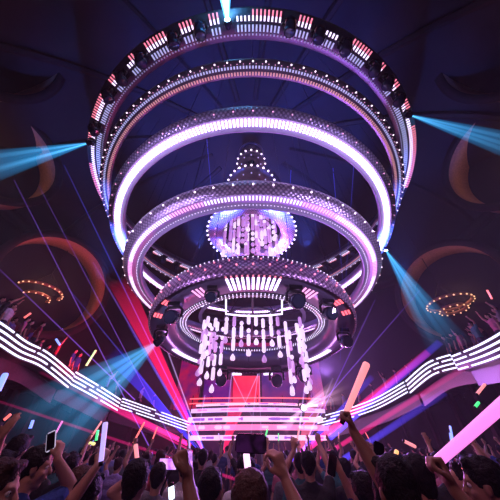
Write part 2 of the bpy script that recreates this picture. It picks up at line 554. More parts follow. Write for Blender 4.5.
# ---- inner dotted ring G
G = empty('light_ring', (AX, 10, CZ + 3.95)); tag(G, 'small inner ring of fine white dots behind the crystals', 'light ring')
MB().lathe([(2.85, 0), (3.12, 0), (3.12, .12), (2.85, .12)], 80, closed_prof=True).build('frame', MT['ringB'], G, True)
for rr, n in ((2.88, 130), (3.0, 136), (3.1, 140)):
    dots(n, rr, -.015, .02).build('led_dot_row', MT['led_white'], G)['kind'] = 'stuff'
m = MB()
for i in range(4):
    a = PI / 4 + i * PI / 2
    m.tube([(2.98 * math.cos(a), 2.98 * math.sin(a), .1), (.3 * math.cos(a), .3 * math.sin(a), 2.5)], .02, 6)
m.build('stay', MT['black'], G)

# U shaped white frame light under the fan
Uq = empty('frame_light', (AX, 8.6, CZ + 3.75)); tag(Uq, 'white U shaped light frame hanging below the light fan', 'light')
pU = [P(226, 299, 8.0), P(226, 314, 8.0), P(240, 315.5, 7.9), P(254, 316, 7.85), P(268, 315.5, 7.9), P(282, 314, 8.0), P(282, 299, 8.0)]
MB().tube([q - Vector(Uq.location) for q in pU], .035, 8).build('tube', MT['led_white'], Uq, True)
mm = MB()
for q in (pU[0], pU[-1]):
    q = q - Vector(Uq.location)
    mm.tube([q, q + Vector((0, .4, 1.2))], .012, 5)
mm.build('wire', MT['black'], Uq)

# ------------------------------------------------------------------ centre column, drum and top fixture
col = empty('chandelier_column', (AX, 10, CZ + 4)); tag(col, 'dark central column carrying the drum and the bulb crowns', 'column')
MB().tube([(0, 0, 2.5), (0, 0, 17.4)], .13, 12).build('pole', MT['black'], col, True)
MB().lathe([(.2, 2.4), (1.0, 2.3), (1.1, 2.45), (.2, 2.7)], 32, closed_prof=True).build('hub', MT['ring'], col, True)
dr = empty('drum_ring', (AX, 10, CZ + 9.6)); tag(dr, 'small drum ring edged with bulbs around the upper crystals', 'light ring')
uv_face(dr, 'collar', [(1.75, .0), (2.5, .0), (2.62, .15), (2.6, .5), (1.9, .6), (1.75, .5), (1.75, 0)], MT['scaleD'], 80)
dots(44, 2.66, .1, .06).build('bulb_row', MT['star'], dr)['kind'] = 'stuff'
dots(30, 2.2, -.03, .035).build('bulb_row', MT['led_pinkw'], dr)['kind'] = 'stuff'
m = MB()
for i in range(6):
    a = i * PI / 3
    m.tube([(1.8 * math.cos(a), 1.8 * math.sin(a), .5), (.1 * math.cos(a), .1 * math.sin(a), 2.4)], .025, 6)
m.build('stay', MT['black'], dr)
for zz, rad, n, lb in ((14.6, 1.75, 26, 'upper bulb crown on the central column, the wider one'), (18.0, 1.15, 16, 'dark disc with bulbs at the head of the central column')):
    q = empty('bulb_disc', (AX, 10, CZ + zz)); tag(q, lb, 'light ring')
    MB().lathe([(.3, .1), (rad - .1, 0), (rad, .1), (rad - .1, .3), (.3, .5)], 40, closed_prof=True).build('disc', MT['ring'], q, True)
    dots(n, rad + .03, .05, .075).build('bulb_row', MT['star'], q)['kind'] = 'stuff'
    dots(n // 2, rad * .7, -.02, .06).build('bulb_row', MT['led_cool'], q)['kind'] = 'stuff'
# upper crown ball
q = empty('lamp_globe', (AX, 10, CZ + 19.5)); tag(q, 'dark globe above the bulb crowns at the top of the column', 'globe')
MB().ball((0, 0, 0), (1.05, 1.05, 1.1), 24, 14).build('globe', MT['blueb'], q, True)
MB().lathe([(1.05, -.1), (1.12, -.1), (1.12, .1), (1.05, .1)], 30, closed_prof=True).build('band', MT['ring'], q, True)

# ------------------------------------------------------------------ crystal strands
def bead_mesh(kind):
    m = MB()
    if kind == 'long': m.cap((0, 0, -.16), (0, 0, .16), .075, .075, 10)
    elif kind == 'round': m.ball((0, 0, 0), (.085, .085, .1), 10, 8)
    else:
        m.lathe([(.001, -.14), (.07, -.12), (.1, -.06), (.09, .02), (.04, .1), (.001, .15)], 10)
    return m
BEAD = {}
for kk in ('long', 'round', 'drop'):
    BEAD[kk] = bead_mesh(kk).mesh('crystal_' + kk, MT['crystal'], True)
    BEAD[kk + '2'] = bead_mesh(kk).mesh('crystal_' + kk, MT['crystal2'], True)
def strand(top, n, gap, label, group, sc=1.0, tone=.25):
    top = Vector(top)
    m = MB().tube([(0, 0, 0), (0, 0, -gap * (n + .2))], .008, 5)
    root = m.build('crystal_strand', MT['black']); root.location = top
    tag(root, label, 'crystal strand', group)
    z = -gap * .6
    for i in range(n):
        kk = 'drop' if i == n - 1 else random.choice(['long', 'long', 'round'])
        key = kk + ('2' if random.random() < tone else '')
        o = bpy.data.objects.new('crystal_bead', BEAD[key]); C.objects.link(o)
        o.parent = root; o.location = (0, 0, z); o.scale = (sc, sc, sc * random.uniform(.9, 1.15))
        z -= gap * (1.05 if kk == 'long' else .8)
strand_n = 0
# lower: left and right clusters, middle row, in an oval round the axis
for cx, grp, lb in ((-1, 'crystal strands of the lower left cluster', 'string of glowing crystals in the lower left cluster under the lowest ring'),
                    (1, 'crystal strands of the lower right cluster', 'string of glowing crystals in the lower right cluster under the lowest ring')):
    for i in range(9):
        u = random.uniform(0, 1); v = random.uniform(-1, 1)
        x = AX + cx * (1.25 + .95 * u); y = 10 + v * .9
        z0 = CZ + 4.25
        strand((x, y, z0), random.randint(4, 7) if u < .5 else random.randint(4, 6), .47, lb, grp, .95)
for i in range(8):
    x = AX + (i - 3.5) * .31
    strand((x, 9.3 + .2 * (i % 3), CZ + 4.35), 3 + (i % 2), .46, 'shorter string of crystals in the middle, below the light fan', 'crystal strands of the lower middle', 1.0)
for i in range(20):
    a = i * 2.399; rr = 1.75 * math.sqrt((i + .5) / 20)
    strand((AX + rr * math.cos(a), 10 + rr * math.sin(a), CZ + 12.2 - .03 * i), 7 + i % 3, .52, 'string of glowing crystals hanging inside the upper drum ring', 'crystal strands of the upper drum', 1.25, .6)
m = MB().lathe([(.1, 0), (1.8, 0), (1.8, .08), (.1, .08)], 40, closed_prof=True)
o = m.build('crystal_carrier', MT['ring']); o.location = (AX, 10, CZ + 12.2); tag(o, 'dark round plate from which the upper crystals hang', 'plate')
m = MB().lathe([(2.25, 0), (2.4, 0), (2.4, .06), (2.25, .06)], 60, closed_prof=True)
m.lathe([(1.2, 0), (1.3, 0), (1.3, .06), (1.2, .06)], 40, closed_prof=True)
for i_ in range(4): m.box((0, 0, .03), (4.7, .08, .05), Matrix.Rotation(i_ * PI / 4, 3, 'Z'))
o = m.build('crystal_carrier', MT['ring']); o.location = (AX, 10, CZ + 4.32); tag(o, 'dark spoked hoop from which the lower crystals hang', 'hoop')

# ------------------------------------------------------------------ balconies
def interp(pts, n):
    out = []
    for i in range(len(pts) - 1):
        p0 = pts[max(i - 1, 0)]; p1 = pts[i]; p2 = pts[i + 1]; p3 = pts[min(i + 2, len(pts) - 1)]
        for j in range(n):
            t = j / n
            out.append(.5 * ((2 * p1) + (p2 - p0) * t + (2 * p0 - 5 * p1 + 4 * p2 - p3) * t * t + (3 * p1 - p0 - 3 * p2 + p3) * t ** 3))
    out.append(pts[-1])
    return out
def ribbon(path, z0, z1, th, inward):
    "vertical band along a path, th thick away from the hall"
    m = MB(); n = len(path); vs = []; fs = []
    for i, p in enumerate(path):
        t = (path[min(i + 1, n - 1)] - path[max(i - 1, 0)]); t.z = 0; t.normalize()
        nn = Vector((-t.y, t.x, 0)) * inward
        for q, z in ((0, z0), (0, z1), (th, z1), (th, z0)):
            vs.append(p + nn * q + Vector((0, 0, z)))
    for i in range(n - 1):
        for k in range(4):
            l = (k + 1) % 4
            fs.append((i * 4 + k, (i + 1) * 4 + k, (i + 1) * 4 + l, i * 4 + l))
    fs.append((3, 2, 1, 0)); fs.append(tuple((n - 1) * 4 + k for k in range(4)))
    return m.add(vs, fs)
def balcony(secs, sgn, label, soffit):
    root = empty('balcony', secs[0][0][0]); tag(root, label, 'balcony')
    org = Vector(root.location)
    paths = []
    for pts, hgt in secs:
        path = [p - org for p in interp(pts, 8)]
        paths.append(path)
        H = hgt
        ribbon(path, -H * .5, H * .5, .12, sgn).build('fascia', MT['fascia'], root)
        for j in range(4):
            zc = H * (.40 - j * .265)
            mm = MB()
            # breaks in the strips
            n = len(path)
            cut = random.sample(range(4, n - 4), 1 if n < 30 else 2)
            s0 = 0
            for e in sorted(cut) + [n - 1]:
                seg = path[s0:e + 1]
                if len(seg) > 1:
                    rb = ribbon([p.copy() for p in seg], zc - H * .042, zc + H * .042, -.03, sgn)
                    mm.add(rb.v, rb.f)
                s0 = e + 1 if e < n - 1 else e
            mm.build('led_strip', MT['led_balc'], root)
        # floor slab back to the wall, lower bulkhead and wall under it
        vs = []; fs = []
        for p in path:
            w = p + org
            d = Vector((w.x, w.y - 10, 0)); d.normalize()
            wv = Vector((d.x * (RW - .05), 10 + d.y * (RW - .05), w.z)) - org
            for q in (p + Vector((sgn_dir(sgn) * .1, 0, -H * .5)), p + Vector((sgn_dir(sgn) * .1, 0, -H * .5 + .2)), wv + Vector((0, 0, -H * .5 + .2)), wv + Vector((0, 0, -H * .5))):
                vs.append(q)
        for i in range(len(path) - 1):
            for k in range(4):
                l = (k + 1) % 4
                fs.append((i * 4 + k, (i + 1) * 4 + k, (i + 1) * 4 + l, i * 4 + l))
        fs.append((3, 2, 1, 0)); fs.append(tuple((len(path) - 1) * 4 + k for k in range(4)))
        MB().add(vs, fs).build('deck', MT['fascia'], root)
        p2 = [p + Vector((sgn_dir(sgn) * .55, .0, 0)) for p in path]
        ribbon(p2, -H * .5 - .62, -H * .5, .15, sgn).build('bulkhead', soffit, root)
        p3 = [p + Vector((sgn_dir(sgn) * 3.2, .0, 0)) for p in path]
        zf = [p.z + org.z for p in path]
        m = MB(); vs = []; fs = []
        for p in p3:
            vs.append(p + Vector((0, 0, -H * .5))); vs.append(Vector((p.x, p.y, -org.z + .01)))
        for i in range(len(p3) - 1): fs.append((2 * i, 2 * i + 1, 2 * i + 3, 2 * i + 2))
        MB().add(vs, fs).build('lower_wall', MT['wall'], root)
        for i in range(2, len(p3), 5):
            p = p3[i]; mm = MB()
            mm.box(p + Vector((-sgn_dir(sgn) * .2, 0, (-org.z - p.z) / 2)), (.25, .25, p.z + org.z - .3))
            mm.build('pilaster', MT['panelp'], root)
    return root, paths, org
def sgn_dir(s): return 1 if s < 0 else -1
MT['led_balc'] = mat('balcony led strip', (.5, .5, .5), em=(.70, .74, 1), es=2.0)
L_ = [([P(-70, 312, 6.2), P(-30, 318, 7.6), P(0, 334, 8.8), P(22, 349, 10.2), P(45, 360, 11.8), P(71, 381, 13.6)], .74),
      ([P(73, 378, 14.2), P(96, 391, 16), P(119, 405, 18.2)], .72),
      ([P(121, 403, 18.8), P(150, 413, 20.5), P(190, 427, 22.5)], .66)]
R_ = [([P(570, 322, 6.2), P(530, 328, 7.6), P(500, 345, 8.8), P(478, 355, 10.4), P(455, 363, 12.4)], .74),
      ([P(454, 361, 12.8), P(430, 369, 14.4), P(408, 387, 16.4)], .76),
      ([P(406, 387, 16.8), P(375, 404, 19), P(340, 416, 21), P(308, 424, 22.5)], .68)]
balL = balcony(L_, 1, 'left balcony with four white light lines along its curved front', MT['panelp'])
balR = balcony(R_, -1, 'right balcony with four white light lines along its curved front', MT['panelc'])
# ------------------------------------------------------------------ stage and DJ booth
MT['b_white'] = mat('booth light band', (.5, .5, .5), em=(1, .52, .72), es=1.3)
MT['b_pink'] = mat('booth pink band', (.5, .5, .5), em=(1, .2, .5), es=1.1)
MT['b_lav'] = mat('booth lavender band', (.5, .5, .5), em=(.72, .45, 1), es=1.2)
MT['b_violet'] = mat('booth violet block', (.3, .2, .5), em=(.45, .16, .9), es=.7)
MT['b_red'] = mat('booth red line', (.5, .2, .2), em=(1, .10, .12), es=2.4)
booth = empty('dj_booth', (0, 23, 0)); tag(booth, 'tiered DJ booth glowing in pink and white bands on the stage', 'booth')
def arcbox(m, x0, x1, y, zc, hh, dep, sag, n=24):
    vs = []; fs = []
    for i in range(n + 1):
        u = i / n; x = x0 + (x1 - x0) * u; yy = y - sag * (1 - (2 * u - 1) ** 2)
        for a, z in ((0, -hh / 2), (0, hh / 2), (dep, hh / 2), (dep, -hh / 2)): vs.append((x, yy + a, zc + z))
    for i in range(n):
        for k in range(4):
            l = (k + 1) % 4
            fs.append((i * 4 + k, (i + 1) * 4 + k, (i + 1) * 4 + l, i * 4 + l))
    fs.append((3, 2, 1, 0)); fs.append(tuple(n * 4 + k for k in range(4)))
    return m.add(vs, fs)
YB = 22.0
tiers = [(190, 328, 440, 3.6, 'b_white'), (187, 331, 430, 4.2, 'b_pink'), (188, 329, 422, 4.0, 'b_white'), (191, 325, 413, 3.2, 'b_lav'), (196, 318, 407.5, 1.6, 'b_white')]
body = MB()
for x0, x1, yc, hp, mt in tiers:
    a = P(x0, yc - 2, YB); c = P(x1, yc - 2, YB); zc = a.z
    hz = hp * 22 / 290 * .9
    m = arcbox(MB(), a.x, c.x, 0 - 1.0, zc, hz * 1.15, .2, 1.0)
    m.build('light_band', MT[mt], booth)
    # broken accent blocks of colour in the band
    m2 = MB(); rr = random.Random(int(yc))
    for j in range(16):
        u = rr.uniform(.03, .95); w = rr.uniform(.015, .06)
        xx = a.x + (c.x - a.x) * u; ww = (c.x - a.x) * w
        yy = -1.0 - 1.0 * (1 - (2 * u - 1) ** 2)
        m2.box((xx, yy - .03, zc), (ww, .2, hz * rr.uniform(.3, .7)), Matrix.Rotation((2 * u - 1) * .3, 3, 'Z'))
    m2.build('colour_block', MT['b_pink' if mt == 'b_lav' else 'b_violet' if mt == 'b_white' else 'b_white'], booth)
zt = P(250, 405, YB).z; zb = 0.0
arcbox(body, P(194, 425, YB).x, P(324, 425, YB).x, -.8, zt / 2, zt, 3.0, .9)
body.build('housing', MT['fascia'], booth)
arcbox(MB(), P(184, 402, YB).x, P(328, 402, YB).x, 1.0, P(250, 397, YB + 1).z, .07, .1, .6).build('red_line', MT['b_red'], booth)
arcbox(MB(), P(184, 402, YB).x, P(300, 402, YB).x, 1.0, P(250, 402, YB + 1).z, .06, .1, .6).build('red_line', MT['b_red'], booth)
m = MB()
for px_ in (190, 210, 232, 258, 284, 310):
    q = P(px_, 402, YB + 1.0)
    m.box((q.x, 1.0, (zt + q.z + .3) / 2), (.08, .08, q.z + .3 - zt + .6))
m.build('post', MT['black'], booth)
for px_, lb in ((237, 'short white bar lamp left of centre above the red screen'), (268, 'short white bar lamp right of centre above the red screen')):
    q = P(px_, 374, 24)
    bl = empty('bar_lamp', q); tag(bl, lb, 'lamp')
    MB().box((0, 0, 0), (.85, .12, .2)).build('tube', MT['led_white'], bl)
    MB().box((0, .1, .05), (.95, .12, .3)).build('housing', MT['black'], bl)

# backdrop of the stage: big screens
def emis_noise(name, c0, c1, s, scale=.6):
    m = mat(name, (.02, .02, .02), .5)
    nt = m.node_tree; b = nt.nodes['Principled BSDF']
    tc = nt.nodes.new('ShaderNodeTexCoord'); n = nt.nodes.new('ShaderNodeTexNoise'); n.inputs['Scale'].default_value = scale
    n.inputs['Detail'].default_value = 3
    rp = nt.nodes.new('ShaderNodeValToRGB')
    rp.color_ramp.elements[0].position = .38; rp.color_ramp.elements[0].color = (*c0, 1)
    rp.color_ramp.elements[1].position = .62; rp.color_ramp.elements[1].color = (*c1, 1)
    nt.links.new(tc.outputs['Object'], n.inputs['Vector']); nt.links.new(n.outputs['Fac'], rp.inputs['Fac'])
    nt.links.new(rp.outputs['Color'], b.inputs['Emission Color']); b.inputs['Emission Strength'].default_value = s
    return m
def screen(px0, px1, py0, py1, Y, m, label):
    a = P(px0, (py0 + py1) / 2, Y); c = P(px1, (py0 + py1) / 2, Y)
    z1 = P(250, py0, Y).z; z0 = P(250, py1, Y).z
    o = empty('video_screen', ((a.x + c.x) / 2, Y, (z0 + z1) / 2)); tag(o, label, 'screen')
    w, hh = c.x - a.x, z1 - z0
    MB().box((0, 0, 0), (w, .08, hh)).build('display', m, o)
    f = MB()
    for s in (-1, 1):
        f.box((s * (w / 2 + .05), .05, 0), (.1, .2, hh + .2)); f.box((0, .05, s * (hh / 2 + .05)), (w, .2, .1))
    f.build('frame', MT['black'], o)
    return o
screen(233, 260, 376, 412, 25.4, emis_noise('red screen', (.75, .0, .04), (1, .04, .08), 1.2), 'tall bright red screen in the middle of the stage')
screen(203, 231, 380, 412, 25.6, emis_noise('violet screen', (.12, .0, .35), (.35, .0, .35), .55), 'violet screen left of the red one')
screen(262, 306, 372, 412, 25.6, emis_noise('blue violet screen', (.09, .03, .38), (.4, .03, .3), .5), 'blue violet screen right of the red one')
screen(150, 201, 350, 410, 26.0, emis_noise('dim red screen', (.55, .0, .03), (.10, .0, .14), .9), 'dim red screen at the left end of the stage')
screen(308, 350, 350, 410, 26.0, emis_noise('dim purple screen', (.25, .06, .50), (.60, .10, .35), .8), 'dim purple screen at the right end of the stage')
screen(222, 276, 343, 369, 26.0, emis_noise('dim red upper screen', (.55, .01, .08), (.30, .02, .26), .7), 'dim red screen above the bright red one')
# stage deck
m = MB().lathe([(0.001, 0), (4.9, 0), (4.9, .35), (0.001, .35)], 40)
m.v = [(x * 1.45, min(y, 2.0) + 23.6, z) for x, y, z in m.v if True]
o = m.build('stage_deck', MT['fascia']); tag(o, 'low dark stage deck under the DJ booth', 'stage')

# ------------------------------------------------------------------ people
SKIN = mat('skin', (.50, .27, .20), .5, bump=.05, bscale=60)
SKIN2 = mat('tan skin', (.34, .18, .13), .5, bump=.05, bscale=60)
SKIN3 = mat('brown skin', (.18, .09, .06), .5, bump=.05, bscale=60)
HAIR = mat('black hair', (.008, .006, .007), .6, spec=.2, bump=.6, bscale=90)
HAIRB = mat('brown hair', (.035, .014, .010), .6, spec=.2, bump=.6, bscale=90)
HAIRL = mat('light brown hair', (.08, .04, .03), .6, spec=.2, bump=.6, bscale=90)
def cloth(n, c): return mat(n, c, .85, bump=.4, bscale=40, var=.15)
CL = {'navy': cloth('navy cloth', (.012, .05, .24)), 'black': cloth('black cloth', (.012, .012, .015)), 'white': cloth('white cloth', (.55, .55, .6)),
      'lavender': cloth('lavender cloth', (.26, .22, .5)), 'grey': cloth('grey cloth', (.12, .12, .14)), 'teal': cloth('teal cloth', (.04, .17, .19)),
      'red': cloth('red cloth', (.3, .03, .05)), 'pink': cloth('pink cloth', (.45, .14, .24)), 'blue': cloth('blue cloth', (.03, .08, .25)), 'denim': cloth('dark denim', (.02, .025, .05))}
EYE = mat('eye white', (.7, .7, .7), .2); PUP = mat('pupil', (.01, .01, .01), .1); LIP = mat('lip', (.35, .09, .09), .4)

def remesh(mb, vox, name, mats, smooth=3, disp=0):
    me = mb.mesh('tmp')
    o = bpy.data.objects.new('tmp', me); C.objects.link(o)
    md = o.modifiers.new('r', 'REMESH'); md.mode = 'VOXEL'; md.voxel_size = vox; md.use_smooth_shade = True
    if smooth:
        s = o.modifiers.new('s', 'SMOOTH'); s.iterations = smooth; s.factor = .5
    if disp:
        tx = bpy.data.textures.new('t', 'CLOUDS'); tx.noise_scale = .03
        d = o.modifiers.new('d', 'DISPLACE'); d.texture = tx; d.strength = disp; d.mid_level = .5
    dg = bpy.context.evaluated_depsgraph_get(); dg.update()
    ev = o.evaluated_get(dg)
    nm = bpy.data.meshes.new_from_object(ev)
    nm.name = name
    bpy.data.objects.remove(o); bpy.data.meshes.remove(me)
    nm.materials.clear()
    for q in mats: nm.materials.append(q)
    nm.polygons.foreach_set('use_smooth', [True] * len(nm.polygons))
    nm.update()
    return nm

def hand(mb, wrist, d, n, thumb, pose, s=1.0):
    """capsules of a hand. d: towards the fingers, n: out of the palm's face, thumb: +1/-1 the side (n x d)*thumb the thumb is on"""
    d = d.normalized(); n = (n - d * n.dot(d)).normalized(); sd = d.cross(n) * thumb
    W = wrist
    # palm
    for k in (-1.0, -.35, .35, 1.0):
        mb.cap(W + d * .012 * s + sd * k * .016 * s, W + d * .085 * s + sd * k * .030 * s, .014 * s, .0125 * s, 10)
    mb.cap(W - d * .01 * s, W + d * .03 * s, .024 * s, .022 * s, 10)
    lens = [.072, .082, .076, .060]       # index, middle, ring, little
    curls = {'open': (.15, .2, .15), 'relaxed': (.4, .5, .35), 'grip': (1.25, 1.35, .8), 'fist': (1.45, 1.6, 1.2), 'phone': (.75, .95, .55), 'point': (.1, .1, .1)}[pose]
    for i in range(4):
        k = 1.0 - i * .667
        base = W + d * (.088 - (.006 if i in (0, 3) else 0) - (.006 if i == 3 else 0)) * s + sd * k * .031 * s
        L = lens[i] * s; dirn = (d + sd * k * (.14 if pose == 'open' else .04)).normalized(); nn = n
        p = base; segs = (.45, .32, .23); rr = (.0095, .0088, .0080, .0070)
        ang = 0
        for j in range(3):
            ang += curls[j]
            dd = dirn * math.cos(ang) + nn * math.sin(ang)
            q = p + dd * L * segs[j]
            mb.cap(p, q, rr[j] * s, rr[j + 1] * s, 8)
            p = q
    # thumb
    b0 = W + d * .025 * s + sd * .026 * s
    if pose in ('open', 'point'): t1 = (d * .6 + sd * .8 + n * .15); t2 = (d * .8 + sd * .55 + n * .15)
    elif pose == 'relaxed': t1 = (d * .7 + sd * .6 + n * .4); t2 = (d * .9 + sd * .1 + n * .4)
    else: t1 = (d * .6 + sd * .45 + n * .6); t2 = (d * .75 - sd * .35 + n * .55)
    q = b0 + t1.normalized() * .042 * s
    mb.cap(b0, q, .014 * s, .0115 * s, 8)
    mb.cap(q, q + t2.normalized() * .034 * s, .0112 * s, .009 * s, 8)
    return W + d * .07 * s + n * .028 * s

def head_caps(mb, c, R, s=1.0, face=True):
    "c: head centre; R: local frame, +Y is the face direction"
    def q(x, y, z): return c + R @ Vector((x * s, y * s, z * s))
    mb.ball(q(0, -.012, .03), (.074 * s, .092 * s, .088 * s), 16, 12, R)
    mb.ball(q(0, .02, -.03), (.062 * s, .066 * s, .082 * s), 16, 12, R)
    mb.cap(q(0, .048, -.092), q(0, .052, -.088), .026 * s, .024 * s)
    for x in (-1, 1):
        mb.cap(q(x * .046, .0, -.062), q(x * .016, .055, -.092), .02 * s, .018 * s)
        mb.ball(q(x * .036, .062, -.03), (.022 * s, .018 * s, .02 * s), 10, 8, R)
        mb.cap(q(x * .014, .083, .024), q(x * .046, .068, .022), .0085 * s, .008 * s)
        mb.ball(q(x * .077, -.002, -.008), (.010 * s, .018 * s, .031 * s), 10, 8, R)
    mb.cap(q(0, .082, .014), q(0, .105, -.026), .009 * s, .0135 * s)
    mb.ball(q(0, .088, -.062), (.022 * s, .010 * s, .0075 * s), 10, 6, R)
    mb.ball(q(0, .084, -.054), (.022 * s, .012 * s, .007 * s), 10, 6, R)

def hair_caps(mb, c, R, style, s=1.0):
    def q(x, y, z): return c + R @ Vector((x * s, y * s, z * s))
    mb.ball(q(0, -.022, .040), (.086 * s, .098 * s, .094 * s), 16, 12, R)
    mb.cap(q(-.05, .045, .098), q(.05, .045, .098), .024 * s, .024 * s)
    mb.cap(q(0, -.06, .0), q(0, -.065, -.03), .062 * s, .05 * s)
    for x in (-1, 1):
        mb.cap(q(x * .066, .01, .05), q(x * .074, -.005, .015), .02 * s, .014 * s)
    if style == 'long':
        for x in (-1, -.4, .4, 1):
            mb.cap(q(x * .066, -.03, .0), q(x * .085, -.05, -.16), .036 * s, .03 * s)
            mb.cap(q(x * .085, -.05, -.16), q(x * .09, -.075, -.30), .03 * s, .018 * s)
    elif style == 'bun':
        mb.ball(q(0, -.11, .08), .042 * s, 12, 8)

PROP = {}
def person(name, label, loc, ht=1.72, yaw=0.0, armR=None, armL=None, shirt='black', hair='short', hmat=None, skin=None,
           head_yaw=0.0, head_pitch=0.0, vox=.012, group=None, lean=(0, 0), hand_vox=True, build=True):
    """arms: dict(hand=world target wrist, elbow_hint=Vector, d=finger direction, n=palm normal, pose) in local coords unless world=True. yaw 0 faces +Y"""
    s = ht / 1.75
    skin = skin or SKIN; hmat = hmat or HAIR
    root = empty(name, loc, (0, 0, yaw))
    tag(root, label, 'person', group)
    Mi = root.matrix_basis.inverted()
    body = MB(); top = MB(); leg = MB()
    V = lambda x, y, z: Vector((x * s, y * s, z * s))
    lx, ly = lean
    ch = V(lx, ly, 1.38); hipc = V(0, 0, .95)
    # legs
    for x in (-1, 1):
        hip = V(x * .09, 0, .92); kn = V(x * .10, .02, .50); an = V(x * .10, -.01, .09)
        body.cap(hip, kn, .082 * s, .055 * s); body.cap(kn, an, .052 * s, .035 * s)
        leg.cap(hip, kn, .094 * s, .068 * s); leg.cap(kn, an, .066 * s, .055 * s)
        body.cap(an + V(0, -.02, -.04), an + V(x * .01, .15, -.055), .038 * s, .03 * s)
    body.cap(V(-.06, 0, .96), V(.06, 0, .96), .105 * s, .105 * s); leg.cap(V(-.06, 0, .95), V(.06, 0, .95), .118 * s, .118 * s)
    body.cap(V(-.05, 0, 1.12), V(.05, 0, 1.12), .095 * s, .095 * s)
    c2 = V(lx * .6, ly * .6, 1.22)
    body.cap(c2 - V(.08, 0, 0), c2 + V(.08, 0, 0), .1 * s, .1 * s)
    body.cap(ch - V(.09, 0, .02), ch + V(.09, 0, -.02), .098 * s, .098 * s)
    top.cap(V(-.07, 0, .98), V(.07, 0, .98), .112 * s, .112 * s); top.cap(V(-.07, 0, 1.12), V(.07, 0, 1.12), .108 * s, .108 * s)
    top.cap(c2 - V(.085, 0, 0), c2 + V(.085, 0, 0), .112 * s, .112 * s); top.cap(ch - V(.095, 0, .02), ch + V(.095, 0, -.02), .11 * s, .11 * s)
    neck = ch + V(0, -.005, .08); hb = ch + V(0, .01, .19)
    body.cap(neck, hb, .056 * s, .052 * s)
    top.cap(ch + V(-.03, -.01, .085), ch + V(.03, -.01, .085), .068 * s, .068 * s)
    hc = ch + V(0, .025, .265)
    R = (Matrix.Rotation(head_yaw, 3, 'Z') @ Matrix.Rotation(head_pitch, 3, 'X'))
    head_caps(body, hc, R, s)
    ends = {}
    for side, arm in ((1, armR), (-1, armL)):
        sh = ch + V(side * .175, -.01, .035)
        body.cap(ch + V(side * .08, 0, .05), sh, .06 * s, .058 * s); top.cap(ch + V(side * .08, 0, .05), sh, .072 * s, .07 * s)
        U, Lf = .29 * s, .26 * s
        if arm is None:
            arm = dict(hand=ch + V(side * .27, .08, -.52), d=Vector((0, .1, -1)), n=Vector((-side, 0, 0)), pose='relaxed', local=True)
        tgt = Vector(arm['hand']) if arm.get('local') else Mi @ Vector(arm['hand'])
        dv = tgt - sh; dist = dv.length
        if dist > (U + Lf) * .985:
            tgt = sh + dv * ((U + Lf) * .985 / dist); dv = tgt - sh; dist = dv.length
        a = (U * U - Lf * Lf + dist * dist) / (2 * dist); hh = math.sqrt(max(0, U * U - a * a))
        hint = Vector(arm.get('hint', (side * .6, -.2, -.6)))
        dn = dv.normalized(); hint = (hint - dn * hint.dot(dn)).normalized()
        el = sh + dn * a + hint * hh
        body.cap(sh, el, .052 * s, .040 * s); body.cap(el, el + (tgt - el) * .35, .042 * s, .043 * s); body.cap(el + (tgt - el) * .35, tgt, .043 * s, .026 * s)
        slv = arm.get('sleeve', .55)
        if slv <= 1: top.cap(sh, sh + (el - sh) * slv, .068 * s, .062 * s)
        else: top.cap(sh, el, .068 * s, .055 * s); top.cap(el, el + (tgt - el) * (slv - 1), .055 * s, .045 * s)
        rot = root.matrix_basis.to_3x3().inverted()
        dd = Vector(arm['d']); nn = Vector(arm['n'])
        if not arm.get('local'): dd = rot @ dd; nn = rot @ nn
        gp = hand(body, tgt, dd, nn, arm.get('thumb', side), arm['pose'], s * arm.get('hs', 1.0))
        ends[side] = root.matrix_basis @ gp
    o = bpy.data.objects.new('body', remesh(body, vox, 'body', [skin], 2)); C.objects.link(o); o.parent = root
    hm = MB(); hair_caps(hm, hc, R, hair, s)
    o = bpy.data.objects.new('hair', remesh(hm, max(.01, vox), 'hair', [hmat], 2, .018)); C.objects.link(o); o.parent = root
    o = bpy.data.objects.new('shirt', remesh(top, max(.014, vox), 'shirt', [CL[shirt]], 3, .008)); C.objects.link(o); o.parent = root
    o = bpy.data.objects.new('trousers', remesh(leg, .02, 'trousers', [CL['denim']], 3)); C.objects.link(o); o.parent = root
    sm = MB()
    for x in (-1, 1): sm.cap(V(x * .10, -.03, .045), V(x * .11, .16, .035), .045 * s, .035 * s)
    o = bpy.data.objects.new('shoes', remesh(sm, .015, 'shoes', [CL['black']], 1)); C.objects.link(o); o.parent = root
    # eyes
    e = MB(); pu = MB()
    for x in (-1, 1):
        c = hc + R @ V(x * .032, .069, .004); e.ball(c, .0125 * s, 10, 8); pu.ball(c + R @ V(0, .0095, 0), .0055 * s, 8, 6)
    eo = e.build('eyes', EYE, root, True); pu.build('pupils', PUP, eo, True)
    lp = MB().cap(hc + R @ V(-.018, .094, -.058), hc + R @ V(.018, .094, -.058), .0045 * s, .0045 * s); lp.build('lips', LIP, root, True)
    return root, ends, hc, R

